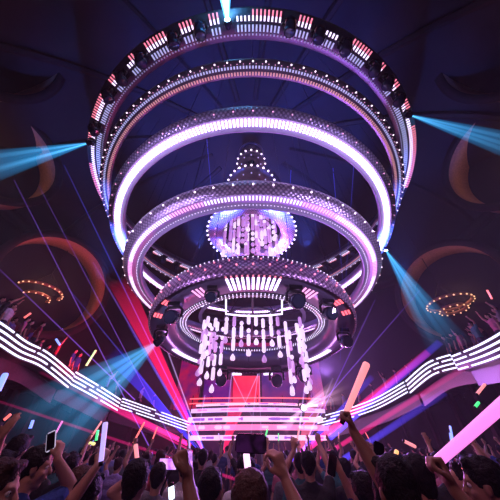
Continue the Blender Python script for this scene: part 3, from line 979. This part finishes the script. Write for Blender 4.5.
# ------------------------------------------------------------------ hand-held things
def phone(c, long_dir, face_n, label, screen_mat, edge=None, s=1.0):
    "c centre; long_dir along the phone; face_n out of the screen"
    z = Vector(long_dir).normalized(); y = Vector(face_n); y = (y - z * y.dot(z)).normalized(); x = y.cross(z)
    R = Matrix((x, y, z)).transposed().to_euler()
    o = empty('phone', c, R); tag(o, label, 'phone'); o.scale = (s, s, s)
    m = bmesh.new(); bmesh.ops.create_cube(m, size=1)
    for v in m.verts: v.co = Vector((v.co.x * .072, v.co.y * .009, v.co.z * .146))
    bmesh.ops.bevel(m, geom=[e for e in m.edges if abs(e.verts[0].co.y - e.verts[1].co.y) > .001], offset=.009, segments=4, affect='EDGES')
    me = bpy.data.meshes.new('case'); m.to_mesh(me); m.free(); me.materials.append(edge or MT['gloss'])
    q = bpy.data.objects.new('case', me); C.objects.link(q); q.parent = o
    MB().box((0, .0048, 0), (.064, .0008, .128 if edge else .138)).build('display', screen_mat, o)
    MB().ball((.022, -.0055, .058), (.006, .002, .006), 10, 6).build('camera_lens', MT['glass'], o)
    return o
def glow_stick(p0, p1, r0, r1, label, m, group=None):
    p0, p1 = Vector(p0), Vector(p1); d = p1 - p0
    o = empty('glow_stick', p0, d.to_track_quat('Z', 'Y').to_euler()); tag(o, label, 'glow stick', group)
    L = d.length
    pr = [(.001, 0), (r0 * .8, .0), (r0, r0 * .4)] + [(r0 + (r1 - r0) * t / 6, r0 * .4 + (L - r0 * .4 - r1 * .6) * t / 6) for t in range(1, 7)] + [(r1 * .8, L - r1 * .15), (.001, L)]
    MB().lathe(pr, 16).build('tube', m, o, True)
    MB().lathe([(.001, -.02), (r0 * .85, -.02), (r0 * .9, .01), (.001, .012)], 14).build('end_cap', MT['gloss'], o, True)
    return o
def glow(n, c, s): return mat(n, (.5, .5, .5), .4, em=c, es=s)
G_PINK = glow('pink violet glow', (1, .25, .85), 1.15); G_SAL = glow('salmon glow', (1, .30, .34), 1.1); G_LAV = glow('pale lavender glow', (.50, .40, 1), 1.15)
G_BLUE = glow('blue glow', (.18, .30, 1), 1.8); G_GRN = glow('green glow', (.05, 1, .25), 1.2); G_RED = glow('red glow', (1, .16, .14), 1.5); G_OR = glow('orange glow', (1, .45, .15), 1.6)
G_ICE = glow('icy white glow', (.7, .85, 1), 3); G_YEL = glow('yellow glow', (1, .85, .3), 1.3)
SCR_D = mat('dark phone display', (.01, .01, .015), .1, spec=.8)
SCR_V = emis_noise('violet phone display', (.01, .0, .03), (.22, .03, .32), .12, 22)
SCR_P = emis_noise('purple phone display', (.5, .1, .9), (.9, .5, 1), 1.4, 14)
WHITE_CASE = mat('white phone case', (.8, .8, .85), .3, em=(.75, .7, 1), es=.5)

X = Vector((1, 0, 0)); Y_ = Vector((0, 1, 0)); Z = Vector((0, 0, 1))
def at_head(px, py, Y):
    q = P(px, py, Y); s = q.z / 1.645
    return (q.x, Y - .025 * s, 0), 1.75 * s

# 1 woman, lower left corner, face turned right
loc, ht = at_head(-9, 494, 1.55)
person('person', 'woman with brown hair in the lower left corner, her face turned to the right', loc, ht, -.95, shirt='pink', hair='long', hmat=HAIRB, head_yaw=-.35, skin=SKIN, vox=.009)
# 2 man in navy with white phone
loc, ht = at_head(34, 468, 2.3)
w2 = P(57, 459, 2.25)
r_, e2, hc2, _ = person('person', 'dark haired man in a navy shirt holding up a white phone', loc, ht, -.5, shirt='navy', hair='short', head_yaw=-.55,
    armR=dict(hand=w2, d=Vector((-.25, .1, 1)), n=Vector((-1, .2, 0)), pose='phone', hint=(.0, .8, -1), sleeve=.7), vox=.009)
phone(P(51, 441, 2.22), P(51.5, 430, 2.22) - P(50, 452, 2.22), Vector((.0, -1, .05)), 'white phone held upright by the man in the navy shirt', SCR_D, WHITE_CASE, .84)
# 3 black hair / pale shirt
loc, ht = at_head(17, 451, 3.1)
person('person', 'black haired person in a white shirt behind the man in navy', loc, ht, .1, shirt='white', hair='short', vox=.014)
# 4 teal
loc, ht = at_head(77, 486, 2.5)
person('person', 'light haired person in teal beside the man in navy', loc, ht, .2, shirt='teal', hair='short', hmat=HAIRL, vox=.012, lean=(0, .02))
# 5 hands with pale stick
loc, ht = at_head(86, 497, 2.1)
w5 = P(97, 466, 2.0)
_, e5, _, _ = person('person', 'black haired person raising a pale lavender glow stick', loc, ht, -.1, shirt='black', hair='short',
    armR=dict(hand=w5, d=Vector((.2, .25, 1)), n=Vector((-.3, .9, 0)), pose='grip', hint=(-.4, -.2, -1), sleeve=.4), vox=.01)
g = e5[1]
glow_stick(P(101, 462, 1.97), P(105.5, 422, 1.97), .014, .016, 'pale lavender glow stick standing upright above raised hands', G_LAV)
# 6 dark head, lavender shirt
loc, ht = at_head(135, 483, 2.15)
person('person', 'person with round black hair and a lavender shirt seen from behind', loc, ht, .0, shirt='lavender', hair='short', vox=.011)
# 7 fist
w7 = P(188, 481, 1.28)
person('person', 'person near the camera punching a bare fist up left of centre', (w7.x - .05, w7.y - .22, 0), 1.56, .0, shirt='black', hair='short', skin=SKIN2,
    armR=dict(hand=w7, d=Vector((-.22, .1, 1)), n=Vector((-1, .15, .1)), pose='fist', hint=(.5, -.1, -1), sleeve=.3, hs=1.15), vox=.008)
# 8 black hair centre left
loc, ht = at_head(210, 491, 2.2)
person('person', 'black haired person right of the raised fist', loc, ht, .0, shirt='black', hair='short', vox=.012)
# 9 phone landscape
w9 = P(280, 466, 1.49)
person('person', 'person near the camera filming with a phone held sideways, bare forearm raised', (w9.x + .02, w9.y - .26, 0), 1.55, .0, shirt='grey', hair='short',
    armR=dict(hand=w9, d=Vector((-.36, .05, 1)), n=Vector((-.7, .7, -.1)), pose='phone', hint=(.6, .0, -1), sleeve=.3, hs=1.1), vox=.008)
phone(P(251, 443.5, 1.5), X + Z * -.02, Vector((0, -1, -.05)), 'black phone held sideways, filming the stage', SCR_V, None, 1.06)
# 10 big blurred head bottom centre
loc, ht = at_head(250, 507, 1.45)
person('person', 'person with brown hair at the bottom centre edge, seen from behind', loc, ht, .0, shirt='lavender', hair='short', hmat=HAIRL, vox=.011)
# 11 fist with salmon stick
w10 = P(347, 424, 1.55)
person('person', 'person raising a long bare arm with a salmon glow stick', (w10.x + .12, w10.y - .14, 0), 1.70, .0, shirt='red', hair='short', skin=SKIN2,
    armR=dict(hand=w10, d=Vector((-.1, .1, 1)), n=Vector((-1, .1, .1)), pose='grip', hint=(.5, -.3, -1), sleeve=.3, hs=.95), vox=.008)
glow_stick(P(343, 420, 1.60), P(367, 363, 1.60), .015, .022, 'salmon pink glow stick in the high raised fist right of centre', G_SAL)
# 12 phone dark right of centre
w12 = P(341, 473, 2.3)
loc, ht = at_head(366, 495, 2.2)
person('person', 'dark clothed person holding up a dark phone right of centre', loc, ht, .1, shirt='navy', hair='short', vox=.01,
    armL=dict(hand=w12, d=Vector((-.4, .1, .9)), n=Vector((-.5, 1, 0)), pose='phone', hint=(.3, 0, -1), sleeve=1.4))
phone(P(332, 465, 2.28), P(333, 458, 2.28) - P(331.5, 472, 2.28), Vector((0, -1, 0)), 'dark phone held upright right of centre', SCR_D, None, .82)
# 13 black round hair right
loc, ht = at_head(419, 480, 2.0)
person('person', 'person with round black hair left of the thick pink glow stick', loc, ht, .1, shirt='pink', hair='short', vox=.011)
# 14 hand with thick stick
w14 = P(444, 480, 1.42)
person('person', 'person near the camera gripping the thick pink glow stick', (w14.x + .10, w14.y - .24, 0), 1.56, .0, shirt='red', hair='long', skin=SKIN2,
    armR=dict(hand=w14, d=Vector((-.18, .12, 1)), n=Vector((-1, .2, .1)), pose='grip', hint=(.3, -.3, -1), sleeve=.3, hs=1.2), vox=.008)
glow_stick(P(436, 463, 1.47), P(512, 396, 1.18), .020, .024, 'thick pink violet glow stick reaching out of the right edge', G_PINK)
# 15 head at the right edge
loc, ht = at_head(487, 486, 1.75)
person('person', 'dark haired person at the right edge with the face turned left', loc, ht, .5, shirt='black', hair='short', head_yaw=.5, vox=.01, skin=SKIN2)
loc, ht = at_head(464, 482, 2.5)
person('person', 'bare faced person looking up beneath the thick pink glow stick', loc, ht, .6, shirt='red', hair='short', head_yaw=.6, head_pitch=.3, vox=.012)
# 16 tilted phone
w16 = P(381, 470, 1.9)
loc, ht = at_head(389, 499, 1.9)
person('person', 'person in black holding a tilted dark phone right of the long bare arm', loc, ht, .0, shirt='black', hair='long', vox=.011,
    armR=dict(hand=w16, d=Vector((-.2, .1, 1)), n=Vector((-.5, 1, 0)), pose='phone', hint=(.6, 0, -1), sleeve=1.2))
phone(P(379, 457, 1.88), Vector((.35, 0, 1)), Vector((.3, -1, -.2)), 'dark phone held tilted right of the long bare arm', SCR_D, None, 1.0)
# left mid hand raised with orange stick, and others
loc, ht = at_head(158, 478, 3.2)
wq = P(139, 472, 3.1)
person('person', 'person lifting a salmon glow stick left of the fist', loc, ht, .1, shirt='grey', hair='short', vox=.013,
    armL=dict(hand=wq, d=Vector((-.1, .1, 1)), n=Vector((0, 1, 0)), pose='grip', hint=(-.5, 0, -1), sleeve=.4))
glow_stick(P(138.5, 471, 3.05), P(135.5, 444, 3.05), .018, .02, 'salmon glow stick upright above the round black head', G_SAL)
loc, ht = at_head(-2, 470, 2.6)
person('person', 'dark haired person cut off by the left edge behind the woman', loc, ht, -.4, shirt='lavender', hair='short', vox=.013,
    armR=dict(hand=P(2, 436, 2.2), d=Vector((.1, .1, 1)), n=Vector((0, 1, 0)), pose='open', hint=(-.5, 0, -1), sleeve=.4))
glow_stick(P(-3, 392, 2.6), P(6, 373, 2.6), .026, .026, 'bright blue glow stick at the left edge', G_BLUE)
glow_stick(P(171, 486, 2.6), P(172, 500, 2.6), .022, .022, 'icy white glow stick left of the raised fist', G_ICE)
phone(P(168, 464, 3.2), X, Vector((0, -1, 0)), 'phone with a glowing purple display left of the raised fist', SCR_P, None, 1.3)
glow_stick(P(250, 486, 2.9), P(246, 452, 2.9), .03, .03, 'broad pinkish white light column under the sideways phone', glow('pink white glow', (1, .6, .95), 1.6))  # solid glowing stick shape standing in for a column of light

# ------------------------------------------------------------------ crowd, copied from a few poses
UP = Vector((0, .15, 1))
def arm_up(side, x, y, z, pose, n=Y_): return dict(hand=Vector((side * x, y, z)), d=UP, n=n, pose=pose, local=True, hint=(side * 1, -.2, -.5), sleeve=.45)
protos = []
for i, (aR, aL, sh, hr, txt) in enumerate([
        (None, None, 'black', 'short', 'arms down'),
        (arm_up(1, .30, .12, 1.86, 'open'), None, 'navy', 'long', 'one open hand raised'),
        (arm_up(1, .28, .10, 1.86, 'open'), arm_up(-1, .30, .14, 1.84, 'open'), 'grey', 'short', 'both hands raised'),
        (None, arm_up(-1, .26, .16, 1.84, 'fist'), 'pink', 'bun', 'one fist raised'),
        (arm_up(1, .16, .32, 1.80, 'phone'), arm_up(-1, .16, .32, 1.74, 'relaxed'), 'white', 'short', 'hands before the face')]):
    rt, en, _, _ = person('person', '', (0, 0, 0), 1.72, 0, aR, aL, sh, hr, HAIR if i % 2 == 0 else HAIRB, SKIN if i != 3 else SKIN2, vox=.017)
    protos.append([rt, en, txt, False])
hair_names = ['black', 'brown']
heroes = [(o.location.x, o.location.y) for o in C.objects if o.name.startswith('person') and o.parent is None and o.get('label')]
SHC = ['black', 'navy', 'grey', 'white', 'lavender', 'red', 'pink', 'blue', 'teal', 'black', 'black']
def place_generic(x, y, z, ht, yaw, label_zone, group, pi=None):
    pi = random.choice([0, 0, 0, 0, 0, 1, 2, 3, 4]) if pi is None else pi
    pr = protos[pi]
    rt = copy_tree(pr[0]) if pr[3] else pr[0]
    pr[3] = True
    rt.location = (x, y, z); rt.rotation_euler = (0, 0, yaw); s = ht / 1.72; rt.scale = (s, s, s)
    col_ = random.choice(SHC)
    for ch in rt.children:
        if ch.name.startswith('shirt'):
            ch.material_slots[0].link = 'OBJECT'; ch.material_slots[0].material = CL[col_]
    tag(rt, 'person in %s top, %s, %s' % (col_, pr[2], label_zone), 'person', group)
    return rt, pi
rows = [(2.75, .66), (3.4, .68), (4.1, .7), (4.9, .75), (5.8, .8), (6.8, .85), (8, .95), (9.4, 1.0), (11, 1.1), (12.8, 1.2), (14.8, 1.3), (17, 1.4)]
ci = 0; stick_jobs = []
for ri, (yy, sp) in enumerate(rows):
    xm = min(yy * .80 + .3, 9.0)
    n = int(2 * xm / sp)
    for j in range(n + 1):
        x = -xm + (j + .5 * (ri % 2)) * sp + random.uniform(-.12, .12); y = yy + random.uniform(-.18, .18)
        if any((x - a) ** 2 + (y - b_) ** 2 < .40 for a, b_ in heroes): continue
        if math.hypot(x, y - 24) < 4.2 or math.hypot(x, y - 10) > 15.5: continue
        zx = 250 + x * 321 / y
        side = ['far left', 'left', 'left of centre', 'centre', 'right of centre', 'right', 'far right'][max(0, min(6, int(zx / 71.5)))]
        dist = 'near the camera' if yy < 4.5 else 'halfway to the stage' if yy < 9.5 else 'close to the stage'
        hts = random.gauss(1.64, .05)
        pi = None
        if yy < 3: hts = min(hts, 1.66); 
        if yy < 4.5 and random.random() < .35: pi = 0
        rt, pi = place_generic(x, y, 0, max(1.50, min(1.76, hts)), random.uniform(-.35, .35), '%s, %s' % (dist, side),
                               'dance floor crowd %s, %s' % (dist, side), pi)
        if pi in (1, 3) and random.random() < .4: stick_jobs.append((rt, protos[pi][1], pi))
# a few sticks in the raised hands
for i, (rt, en, pi) in enumerate(stick_jobs[:22]):
    sd = 1 if pi == 1 else -1
    bpy.context.view_layer.update()
    g = rt.matrix_basis @ Vector(en[sd]) if False else Matrix.LocRotScale(rt.location, rt.rotation_euler, rt.scale) @ Vector(en[sd])
    m_, cn = [(G_SAL, 'salmon'), (G_RED, 'red'), (G_BLUE, 'blue'), (G_PINK, 'pink'), (G_LAV, 'lavender'), (G_GRN, 'green')][i % 6]
    dv = Vector((random.uniform(-.5, .5), .1, 1)).normalized()
    glow_stick(g - dv * .07 + Vector((0, .0, .02)), g + dv * .26, .014, .016, 'small %s glow stick over the crowd %s' % (cn, ', '.join(rt['label'].split(', ')[2:])), m_, 'small glow sticks over the crowd')
# guests on the balconies
for (root, paths, org), side, sg in ((balL, 'left', -1), (balR, 'right', 1)):
    for si, path in enumerate(paths):
        H = (L_ if side == 'left' else R_)[si][1]
        n = len(path); step = 3 if si else 2; zn = ['near end', 'middle', 'far end'][si]
        for q in range(1, n - 1, step):
            for rowi in range(2 if si == 0 else 1):
                p = path[q] + org
                if p.y < 8.5: continue
                x = p.x + sg * (.75 + rowi * .8) + random.uniform(-.15, .15); y = p.y + random.uniform(-.25, .25)
                if random.random() < .2: continue
                place_generic(x, y, p.z - H * .5 + .2, random.uniform(1.6, 1.8), sg * random.uniform(.6, 1.6), '%s of the %s balcony' % (zn, side), 'guests on the %s balcony' % side)
# small lit sticks seen beside the balconies
for (a, b_, Yd, m_, lb) in (((96, 441), (98, 430), 9, G_GRN, 'green glow stick under the left balcony'), ((30, 429), (33, 420), 6, G_BLUE, 'blue glow stick under the left balcony'),
                            ((4, 420), (11, 414), 6, G_RED, 'red glow stick near the left edge'), ((24, 318), (31, 313), 11, G_RED, 'red glow stick above the left balcony front'),
                            ((56, 339), (60, 345), 12.5, G_BLUE, 'blue glow stick among the left balcony guests'), ((89, 443), (95, 444), 9, G_YEL, 'yellow glow stick under the left balcony'),
                            ((475, 407), (479, 402), 8, G_GRN, 'green glow stick under the right balcony'), ((477, 394), (485, 384), 6, G_SAL, 'salmon glow stick under the right balcony'),
                            ((404, 441), (416, 447), 5, G_SAL, 'salmon glow stick slanting over heads on the right'), ((487, 290), (492, 299), 10.5, G_RED, 'pink glow stick above the right balcony front'),
                            ((395, 458), (397, 450), 3.2, G_OR, 'orange glowing bottle right of the tilted phone'), ((462, 466), (470, 474), 2.3, G_RED, 'red glow stick under the thick pink one'),
                            ((86, 366), (96, 350), 14, G_GRN, 'green glow stick among guests over the left balcony')):
    glow_stick(P(*a, Yd), P(*b_, Yd), .03 * Yd / 9 + .008, .03 * Yd / 9 + .008, lb, m_)

# ------------------------------------------------------------------ beams of light, glow put into volumes instead of lit haze
def beam(p0, p1, r0, r1, m, label, group=None, name='light_shaft', seg=20):
    p0, p1 = Vector(p0), Vector(p1); d = p1 - p0; L = d.length
    mb = MB().lathe([(.0005, 0), (r0, 0), (r1, L), (.0005, L)], seg)
    o = mb.build(name, m, None, False); o.location = p0; o.rotation_euler = d.to_track_quat('Z', 'Y').to_euler()
    tag(o, label, 'beam', group)
    return o
def cone_beam(p0, p1, r0, r1, col, s, label, k=.6):
    s = s * 1.5
    p0 = Vector(p0); p1 = Vector(p1); L = (p1 - p0).length
    o = beam(p0, p1, r0, r1, vol_mat('beam glow', col, s * .35, L, k), label)
    ms = vol_mat('streak glow', [min(1, c * 1.0 + .08) for c in col], s * 2.2, L, k * 1.6)
    for i in range(3):
        an = 2.1 * i + .4; rr = r1 * .55
        mb = MB().lathe([(.0005, 0), (r0 * .5, 0), (r1 * .17, L * .97), (.0005, L * .97)], 12)
        st = mb.build('streak', ms, o)
        d = Vector((rr * math.cos(an), rr * math.sin(an), L)); st.rotation_euler = d.to_track_quat('Z', 'Y').to_euler()
    return o
CY = (.03, .42, 1)
def lit_head(p, aim, label, sc=1.0, proto=None):
    p = Vector(p)
    put_head(proto or H_CY, p + Vector((0, 0, .34 * sc)), aim, label, None, sc)
def ringpt(k, px, near=True, dr=0.0):
    a = theta(k, px, near, dr); r = RINGS[k][1] + dr
    return ring_M(k) @ Vector((r * math.cos(a), r * math.sin(a), -.02))
pa = MA @ Vector((9.2 * math.cos(-PI + .12), 9.2 * math.sin(-PI + .12), -.4)); print('A left head', proj(pa))
def ring_by_y(k, py, side, dr=0.0):
    best = None; r = RINGS[k][1] + dr; M = ring_M(k)
    for i in range(720):
        a = -PI / 2 + side * i * PI / 720
        v = M @ Vector((r * math.cos(a), r * math.sin(a), -.35))
        y = proj(v)[1]
        if best is None or abs(y - py) < best[0]: best = (abs(y - py), v)
    return best[1]
pl = ring_by_y('A', 143, -1, .1); pr_ = ring_by_y('A', 115, 1, .1); pt = ring_by_y('A', 26, -1, 0)
q = P(-60, 178, 6.5); cone_beam(pl, pl + (q - pl) * 1.0, .03, 1.1, CY, 9, 'cyan beam fanning left from the topmost ring'); lit_head(pl, q, 'cyan lit lamp at the left end of the topmost ring', .8)
q = P(580, 166, 6.5); cone_beam(pr_, q, .03, 1.0, CY, 9, 'cyan beam fanning right from the topmost ring'); lit_head(pr_, q, 'cyan lit lamp at the right end of the topmost ring', .8)
pt = ring_by_y('A', 28, -1, -.05)
i_ = theta('A', 229); pt = MA @ Vector((9.15 * math.cos(i_), 9.15 * math.sin(i_), -.35))
q = pt + Vector((-.1, -2.4, -1.0)); cone_beam(pt, q, .04, .55, (.10, .55, 1), 90, 'short bright cyan beam at the top of the picture', .3); lit_head(pt, q, 'cyan lit lamp at the top of the topmost ring', .7)
p = P(159, 341, 8.6); q = P(30, 440, 9.5); cone_beam(p, q, .03, 1.6, (.03, .36, .8), 4.0, 'wide cyan beam falling left from the lowest ring', .5); lit_head(p, q, 'bright lamp at the left tip of the lowest ring', .9, H_WH)
p = P(385, 249, 9.4); q = P(452, 352, 9.2); cone_beam(p, q, .03, .8, CY, 8, 'cyan beam falling right from the bright ring', .5); lit_head(p, q, 'cyan lit lamp right of the bright ring', .6)
p = P(303, 408, 21.0); q = P(345, 388, 12)
cone_beam(p, q, .06, .6, (1, .45, .75), 4, 'pink white beam bursting from the right end of the stage', .2); lit_head(p, q, 'dazzling white lamp at the right end of the stage', 1.6, H_WH)
beam(P(303, 408, 20.9), P(283, 430, 20.5), .06, .35, vol_mat('burst glow', (1, .5, .9), 5, 2.2, .3), 'pinkish beam falling left from the dazzling stage lamp')

LV = {}
def lm(n, col, s): LV[n] = (col, s)
lm('blue', (.10, .09, 1), 11); lm('violet', (.32, .12, 1), 12); lm('mag', (1, .02, .26), 6); lm('lav', (.7, .45, 1), 10)
lm('redsheet', (1, .01, .12), 12); lm('bluesheet', (.04, .03, .9), 9); lm('pinksheet', (1, .14, .30), 8); lm('bluewide', (.10, .06, 1), 5.5)
APL = P(206, 457, 20.5); APR = P(294, 472, 20.5)
def laser(a, b_, w, m, label, group=None): return beam(a, b_, w, w, vol_mat('laser ' + m, *LV[m], 1.15 * (Vector(b_) - Vector(a)).length, 0.0), label, group, 'laser_line', 8)
for (a, c, w, m) in ((P(155, 458, 20), P(14, 180, 8), .035, 'violet'), (APL, P(64, 165, 9), .04, 'blue'), (P(178, 452, 20.5), P(39, 186, 9), .03, 'violet'), (P(135, 400, 20), P(-8, 262, 9), .035, 'violet'), (APL, P(68, 288, 11), .035, 'blue'), (APL, P(93, 262, 10), .045, 'violet'),
                     (APL, P(131, 250, 11), .045, 'lav'), (P(195, 440, 21), P(128, 325, 12), .04, 'blue')):
    laser(a, c, w, m, 'thin violet blue laser line rising from the stage to the upper left', 'violet laser lines on the left')
for (a, c, w, m, lb) in ((P(205, 458, 20.5), P(40, 372, 9), .05, 'mag', 'magenta laser line passing under the left balcony'), (P(190, 445, 20.5), P(95, 398, 11), .13, 'mag', 'broad magenta laser beam over the left balcony end'),
                         (P(262, 488, 9), P(-5, 400, 9), .04, 'mag', 'long magenta laser line low across the left crowd')):
    laser(a, c, w, m, lb)
for (a, c, w, m) in ((APR, P(310, 345, 14), .05, 'lav'), (APR, P(333, 378, 15), .05, 'lav'), (APR, P(375, 300, 9), .03, 'violet'), (P(300, 428, 20), P(420, 290, 9), .03, 'violet')):
    laser(a, c, w, m, 'lavender laser line rising from the right of the stage', 'lavender laser lines right of the stage')
for (a, c, w, m, lb) in ((P(300, 455, 19), P(428, 352, 11), .16, 'mag', 'broad red magenta beam slanting up to the right'), (P(292, 462, 19), P(372, 377, 11), .12, 'bluewide', 'broad blue beam beside the red magenta one'),
                         (P(330, 438, 19), P(440, 342, 11), .16, 'bluewide', 'broad blue beam crossing the right balcony front'),
                         (P(282, 482, 16), P(470, 364, 8), .085, 'mag', 'magenta beam passing under the right balcony'), (P(320, 475, 12), P(445, 392, 8), .10, 'bluewide', 'blue beam under the right balcony')):
    laser(a, c, w, m, lb)
cx_ = ((232, 372, 222, 460), (259, 372, 262, 462), (232, 374, 256, 425), (258, 374, 234, 428), (205, 395, 196, 445), (213, 180, 234, 372), (258, 372, 248, 460))
for (a, b1, c, d_) in cx_:
    laser(P(a, b1, 21), P(c, d_, 20.4), .035, 'lav', 'fine lavender laser line crossing in front of the red screen', 'crossing laser lines at stage centre')
for (a, b1, c, d_) in ((206, 130, 221, 300), (291, 170, 284, 300), (333, 168, 347, 330), (357, 120, 340, 360)):
    laser(P(a, b1, 9), P(c, d_, 9), .02, 'blue', 'faint blue laser line standing before the rings', 'faint blue lines before the rings')
def sheet(a, b_, c, th, m, label):
    a, b_, c = Vector(a), Vector(b_), Vector(c)
    Q = ((b_ + c) / 2 - a).to_track_quat('Z', 'Y').to_matrix(); Qi = Q.inverted()
    b_, c = Qi @ (b_ - a), Qi @ (c - a); o0 = a; a = Vector((0, 0, 0))
    n = (b_ - a).cross(c - a).normalized() * th / 2
    o = MB().add([a + n, b_ + n, c + n, a - n, b_ - n, c - n], [(0, 1, 2), (5, 4, 3), (0, 3, 4, 1), (1, 4, 5, 2), (2, 5, 3, 0)]).build('laser_sheet', vol_mat('laser ' + m, *LV[m], min(b_.z, c.z) * 1.0, 0.0))
    o.location = o0; o.rotation_euler = Q.to_euler()
    tag(o, label, 'beam'); return o
sheet(P(206, 457, 20.4), P(103, 275, 14.5), P(129, 275, 15.5), .15, 'redsheet', 'red laser sheet fanning up left of the stage')
sheet(P(207, 457, 20.8), P(150, 345, 19), P(182, 395, 20.5), .2, 'bluesheet', 'blue laser sheet just left of the stage')
sheet(P(200, 452, 21), P(92, 345, 18), P(118, 345, 18.5), .2, 'bluesheet', 'blue laser sheet beyond the red one on the left')
sheet(P(294, 472, 20.4), P(310, 385, 18), P(334, 380, 17), .15, 'pinksheet', 'pink laser sheet fanning up right of the stage')
sheet(P(222, 460, 20.8), P(233, 372, 20.8), P(259, 372, 20.8), .1, 'redsheet', 'red laser sheet before the red screen')

# haze in the hall
hz = bpy.data.materials.new('haze'); hz.use_nodes = True
nt = hz.node_tree; nt.nodes.clear()
out = nt.nodes.new('ShaderNodeOutputMaterial'); v = nt.nodes.new('ShaderNodeVolumeScatter')
v.inputs['Density'].default_value = .0030; v.inputs['Anisotropy'].default_value = .3
v.inputs['Color'].default_value = (.9, .9, .95, 1)
nt.links.new(v.outputs[0], out.inputs['Volume'])
b = MB().lathe([(0.001, .02), (RW - .1, .02), (RW - .1, 14.4), (.001, 21)], 48); b.v = [(x, y + 10, z) for x, y, z in b.v]
o = b.build('haze', hz); tag(o, 'thin smoky haze filling the hall', 'haze', kind='stuff')

# ------------------------------------------------------------------ lights
def area(loc, target, size, col, e, name='stage_wash'):
    l = bpy.data.lights.new(name, 'AREA'); l.size = size; l.color = col; l.energy = e
    o = bpy.data.objects.new(name, l); C.objects.link(o); o.location = loc
    o.rotation_euler = (Vector(target) - Vector(loc)).to_track_quat('-Z', 'Y').to_euler()
def spot(loc, target, col, e, ang, name='spot_lamp', blend=.6):
    l = bpy.data.lights.new(name, 'SPOT'); l.color = col; l.energy = e; l.spot_size = math.radians(ang); l.spot_blend = blend; l.shadow_soft_size = .15
    o = bpy.data.objects.new(name, l); C.objects.link(o); o.location = loc
    o.rotation_euler = (Vector(target) - Vector(loc)).to_track_quat('-Z', 'Y').to_euler()
led_stuff()
for sx in (-1, 1):
    spot((AX + sx * 7.0, 9.0, 7.5), (AX + sx * 8.5, 8.5, 15), (.06, .16, 1), 5000, 65, 'blue_side_fill')  # added fill for the blue halo beside the bright ring
    spot((sx * 6.5, 2.5, 3.6), (AX + sx * .5, 6.5, 9), (.62, .46, .95), 1300, 80, 'ring_fill')  # added fill from below, lightens the scaled ring faces
    spot((sx * 4.5, 14, 2.2), (AX, 9, 5.6), (.70, .34, 1), 600, 75, 'ring_fill')  # added purple fill aimed under the lowest ring
spot((5.8, 21.5, 2.5), (5.0, 16, 4.5), (1, .3, .6), 1500, 80, 'pink_stage_fill')  # added to turn the smoke by the stage pinker
spot((-5.5, 21.5, 2.5), (-5.0, 14, 4.5), (1, .05, .2), 1500, 80, 'red_stage_fill')  # added to redden the zone left of the stage
spot((-7, 13, 4.5), (-15, 15, 9), (1, .03, .12), 1800, 70, 'red_wall_fill')  # added fill that gives the left wall its wine red tone
spot((-1.5, -2.0, 5.5), (0, 2.6, 1.5), (1, .42, .55), 170, 80, 'crowd_front_fill')  # unseen fill behind the camera, brightens the near crowd
area((0, 20.5, 4.5), (0, 3, 1), 4, (1, .16, .55), 420)
area((8, 19, 5), (1, 4, 1.5), 2, (.7, .2, 1), 200)
area((-8, 19, 5), (-1, 4, 1.5), 2, (.9, .15, .8), 120)
spot((11, 8.5, 11), (13.5, 12, 3.6), (.03, .42, 1), 900, 18, 'cyan_spot')
spot((6.5, 22, 6.5), (3.5, 12, 7), (.50, .2, 1), 13000, 50, 'purple_haze_fill')  # added to colour the smoke on the right purple
for i in range(4):
    an = PI / 4 + i * PI / 2
    spot((AX + 3.4 * math.cos(an), 10 + 3.4 * math.sin(an), 8.3), (AX + 3.6 * math.cos(an), 9.5 + 3.6 * math.sin(an), 20), (.07, .13, 1), 9000, 75, 'blue_ring_fill')  # added blue fill for the glow between the rings
spot((0, 3.5, 8.2), (0, 2.2, 0), (1, .38, .6), 420, 110, 'crowd_fill')  # added fill above the near crowd, brightens the skin
spot((-3.5, 9, 3.4), (-9, 9, 0), (.1, .6, 1), 500, 40, 'cyan_spot')
w = bpy.data.worlds.new('World'); SC.world = w; w.use_nodes = True
w.node_tree.nodes['Background'].inputs[0].default_value = (.02, .01, .04, 1); w.node_tree.nodes['Background'].inputs[1].default_value = .1

cam = bpy.data.cameras.new('camera'); cam.sensor_width = 36; cam.lens = F / 500 * 36; cam.clip_end = 200; cam.clip_start = .02
co = bpy.data.objects.new('camera', cam); C.objects.link(co); co.location = (0, 0, CZ); co.rotation_euler = (PI / 2 + PITCH, 0, 0)
SC.camera = co
# the three lamp patterns were only for copying
for pr in (H_OFF, H_CY, H_WH):
    for ch in list(pr.children):
        for g in list(ch.children): bpy.data.objects.remove(g)
        bpy.data.objects.remove(ch)
    bpy.data.objects.remove(pr)
for pr in protos:
    if not pr[3]:
        for ch in list(pr[0].children):
            for g in list(ch.children): bpy.data.objects.remove(g)
            bpy.data.objects.remove(ch)
        bpy.data.objects.remove(pr[0])
SC.view_settings.view_transform = 'Standard'; SC.view_settings.look = 'None'; SC.view_settings.gamma = 1; SC.view_settings.exposure = 0.0
SC.view_settings.use_curve_mapping = False
SC.cycles.use_denoising = True
SC.cycles.max_bounces = 4; SC.cycles.volume_bounces = 0
SC.cycles.sample_clamp_indirect = 4
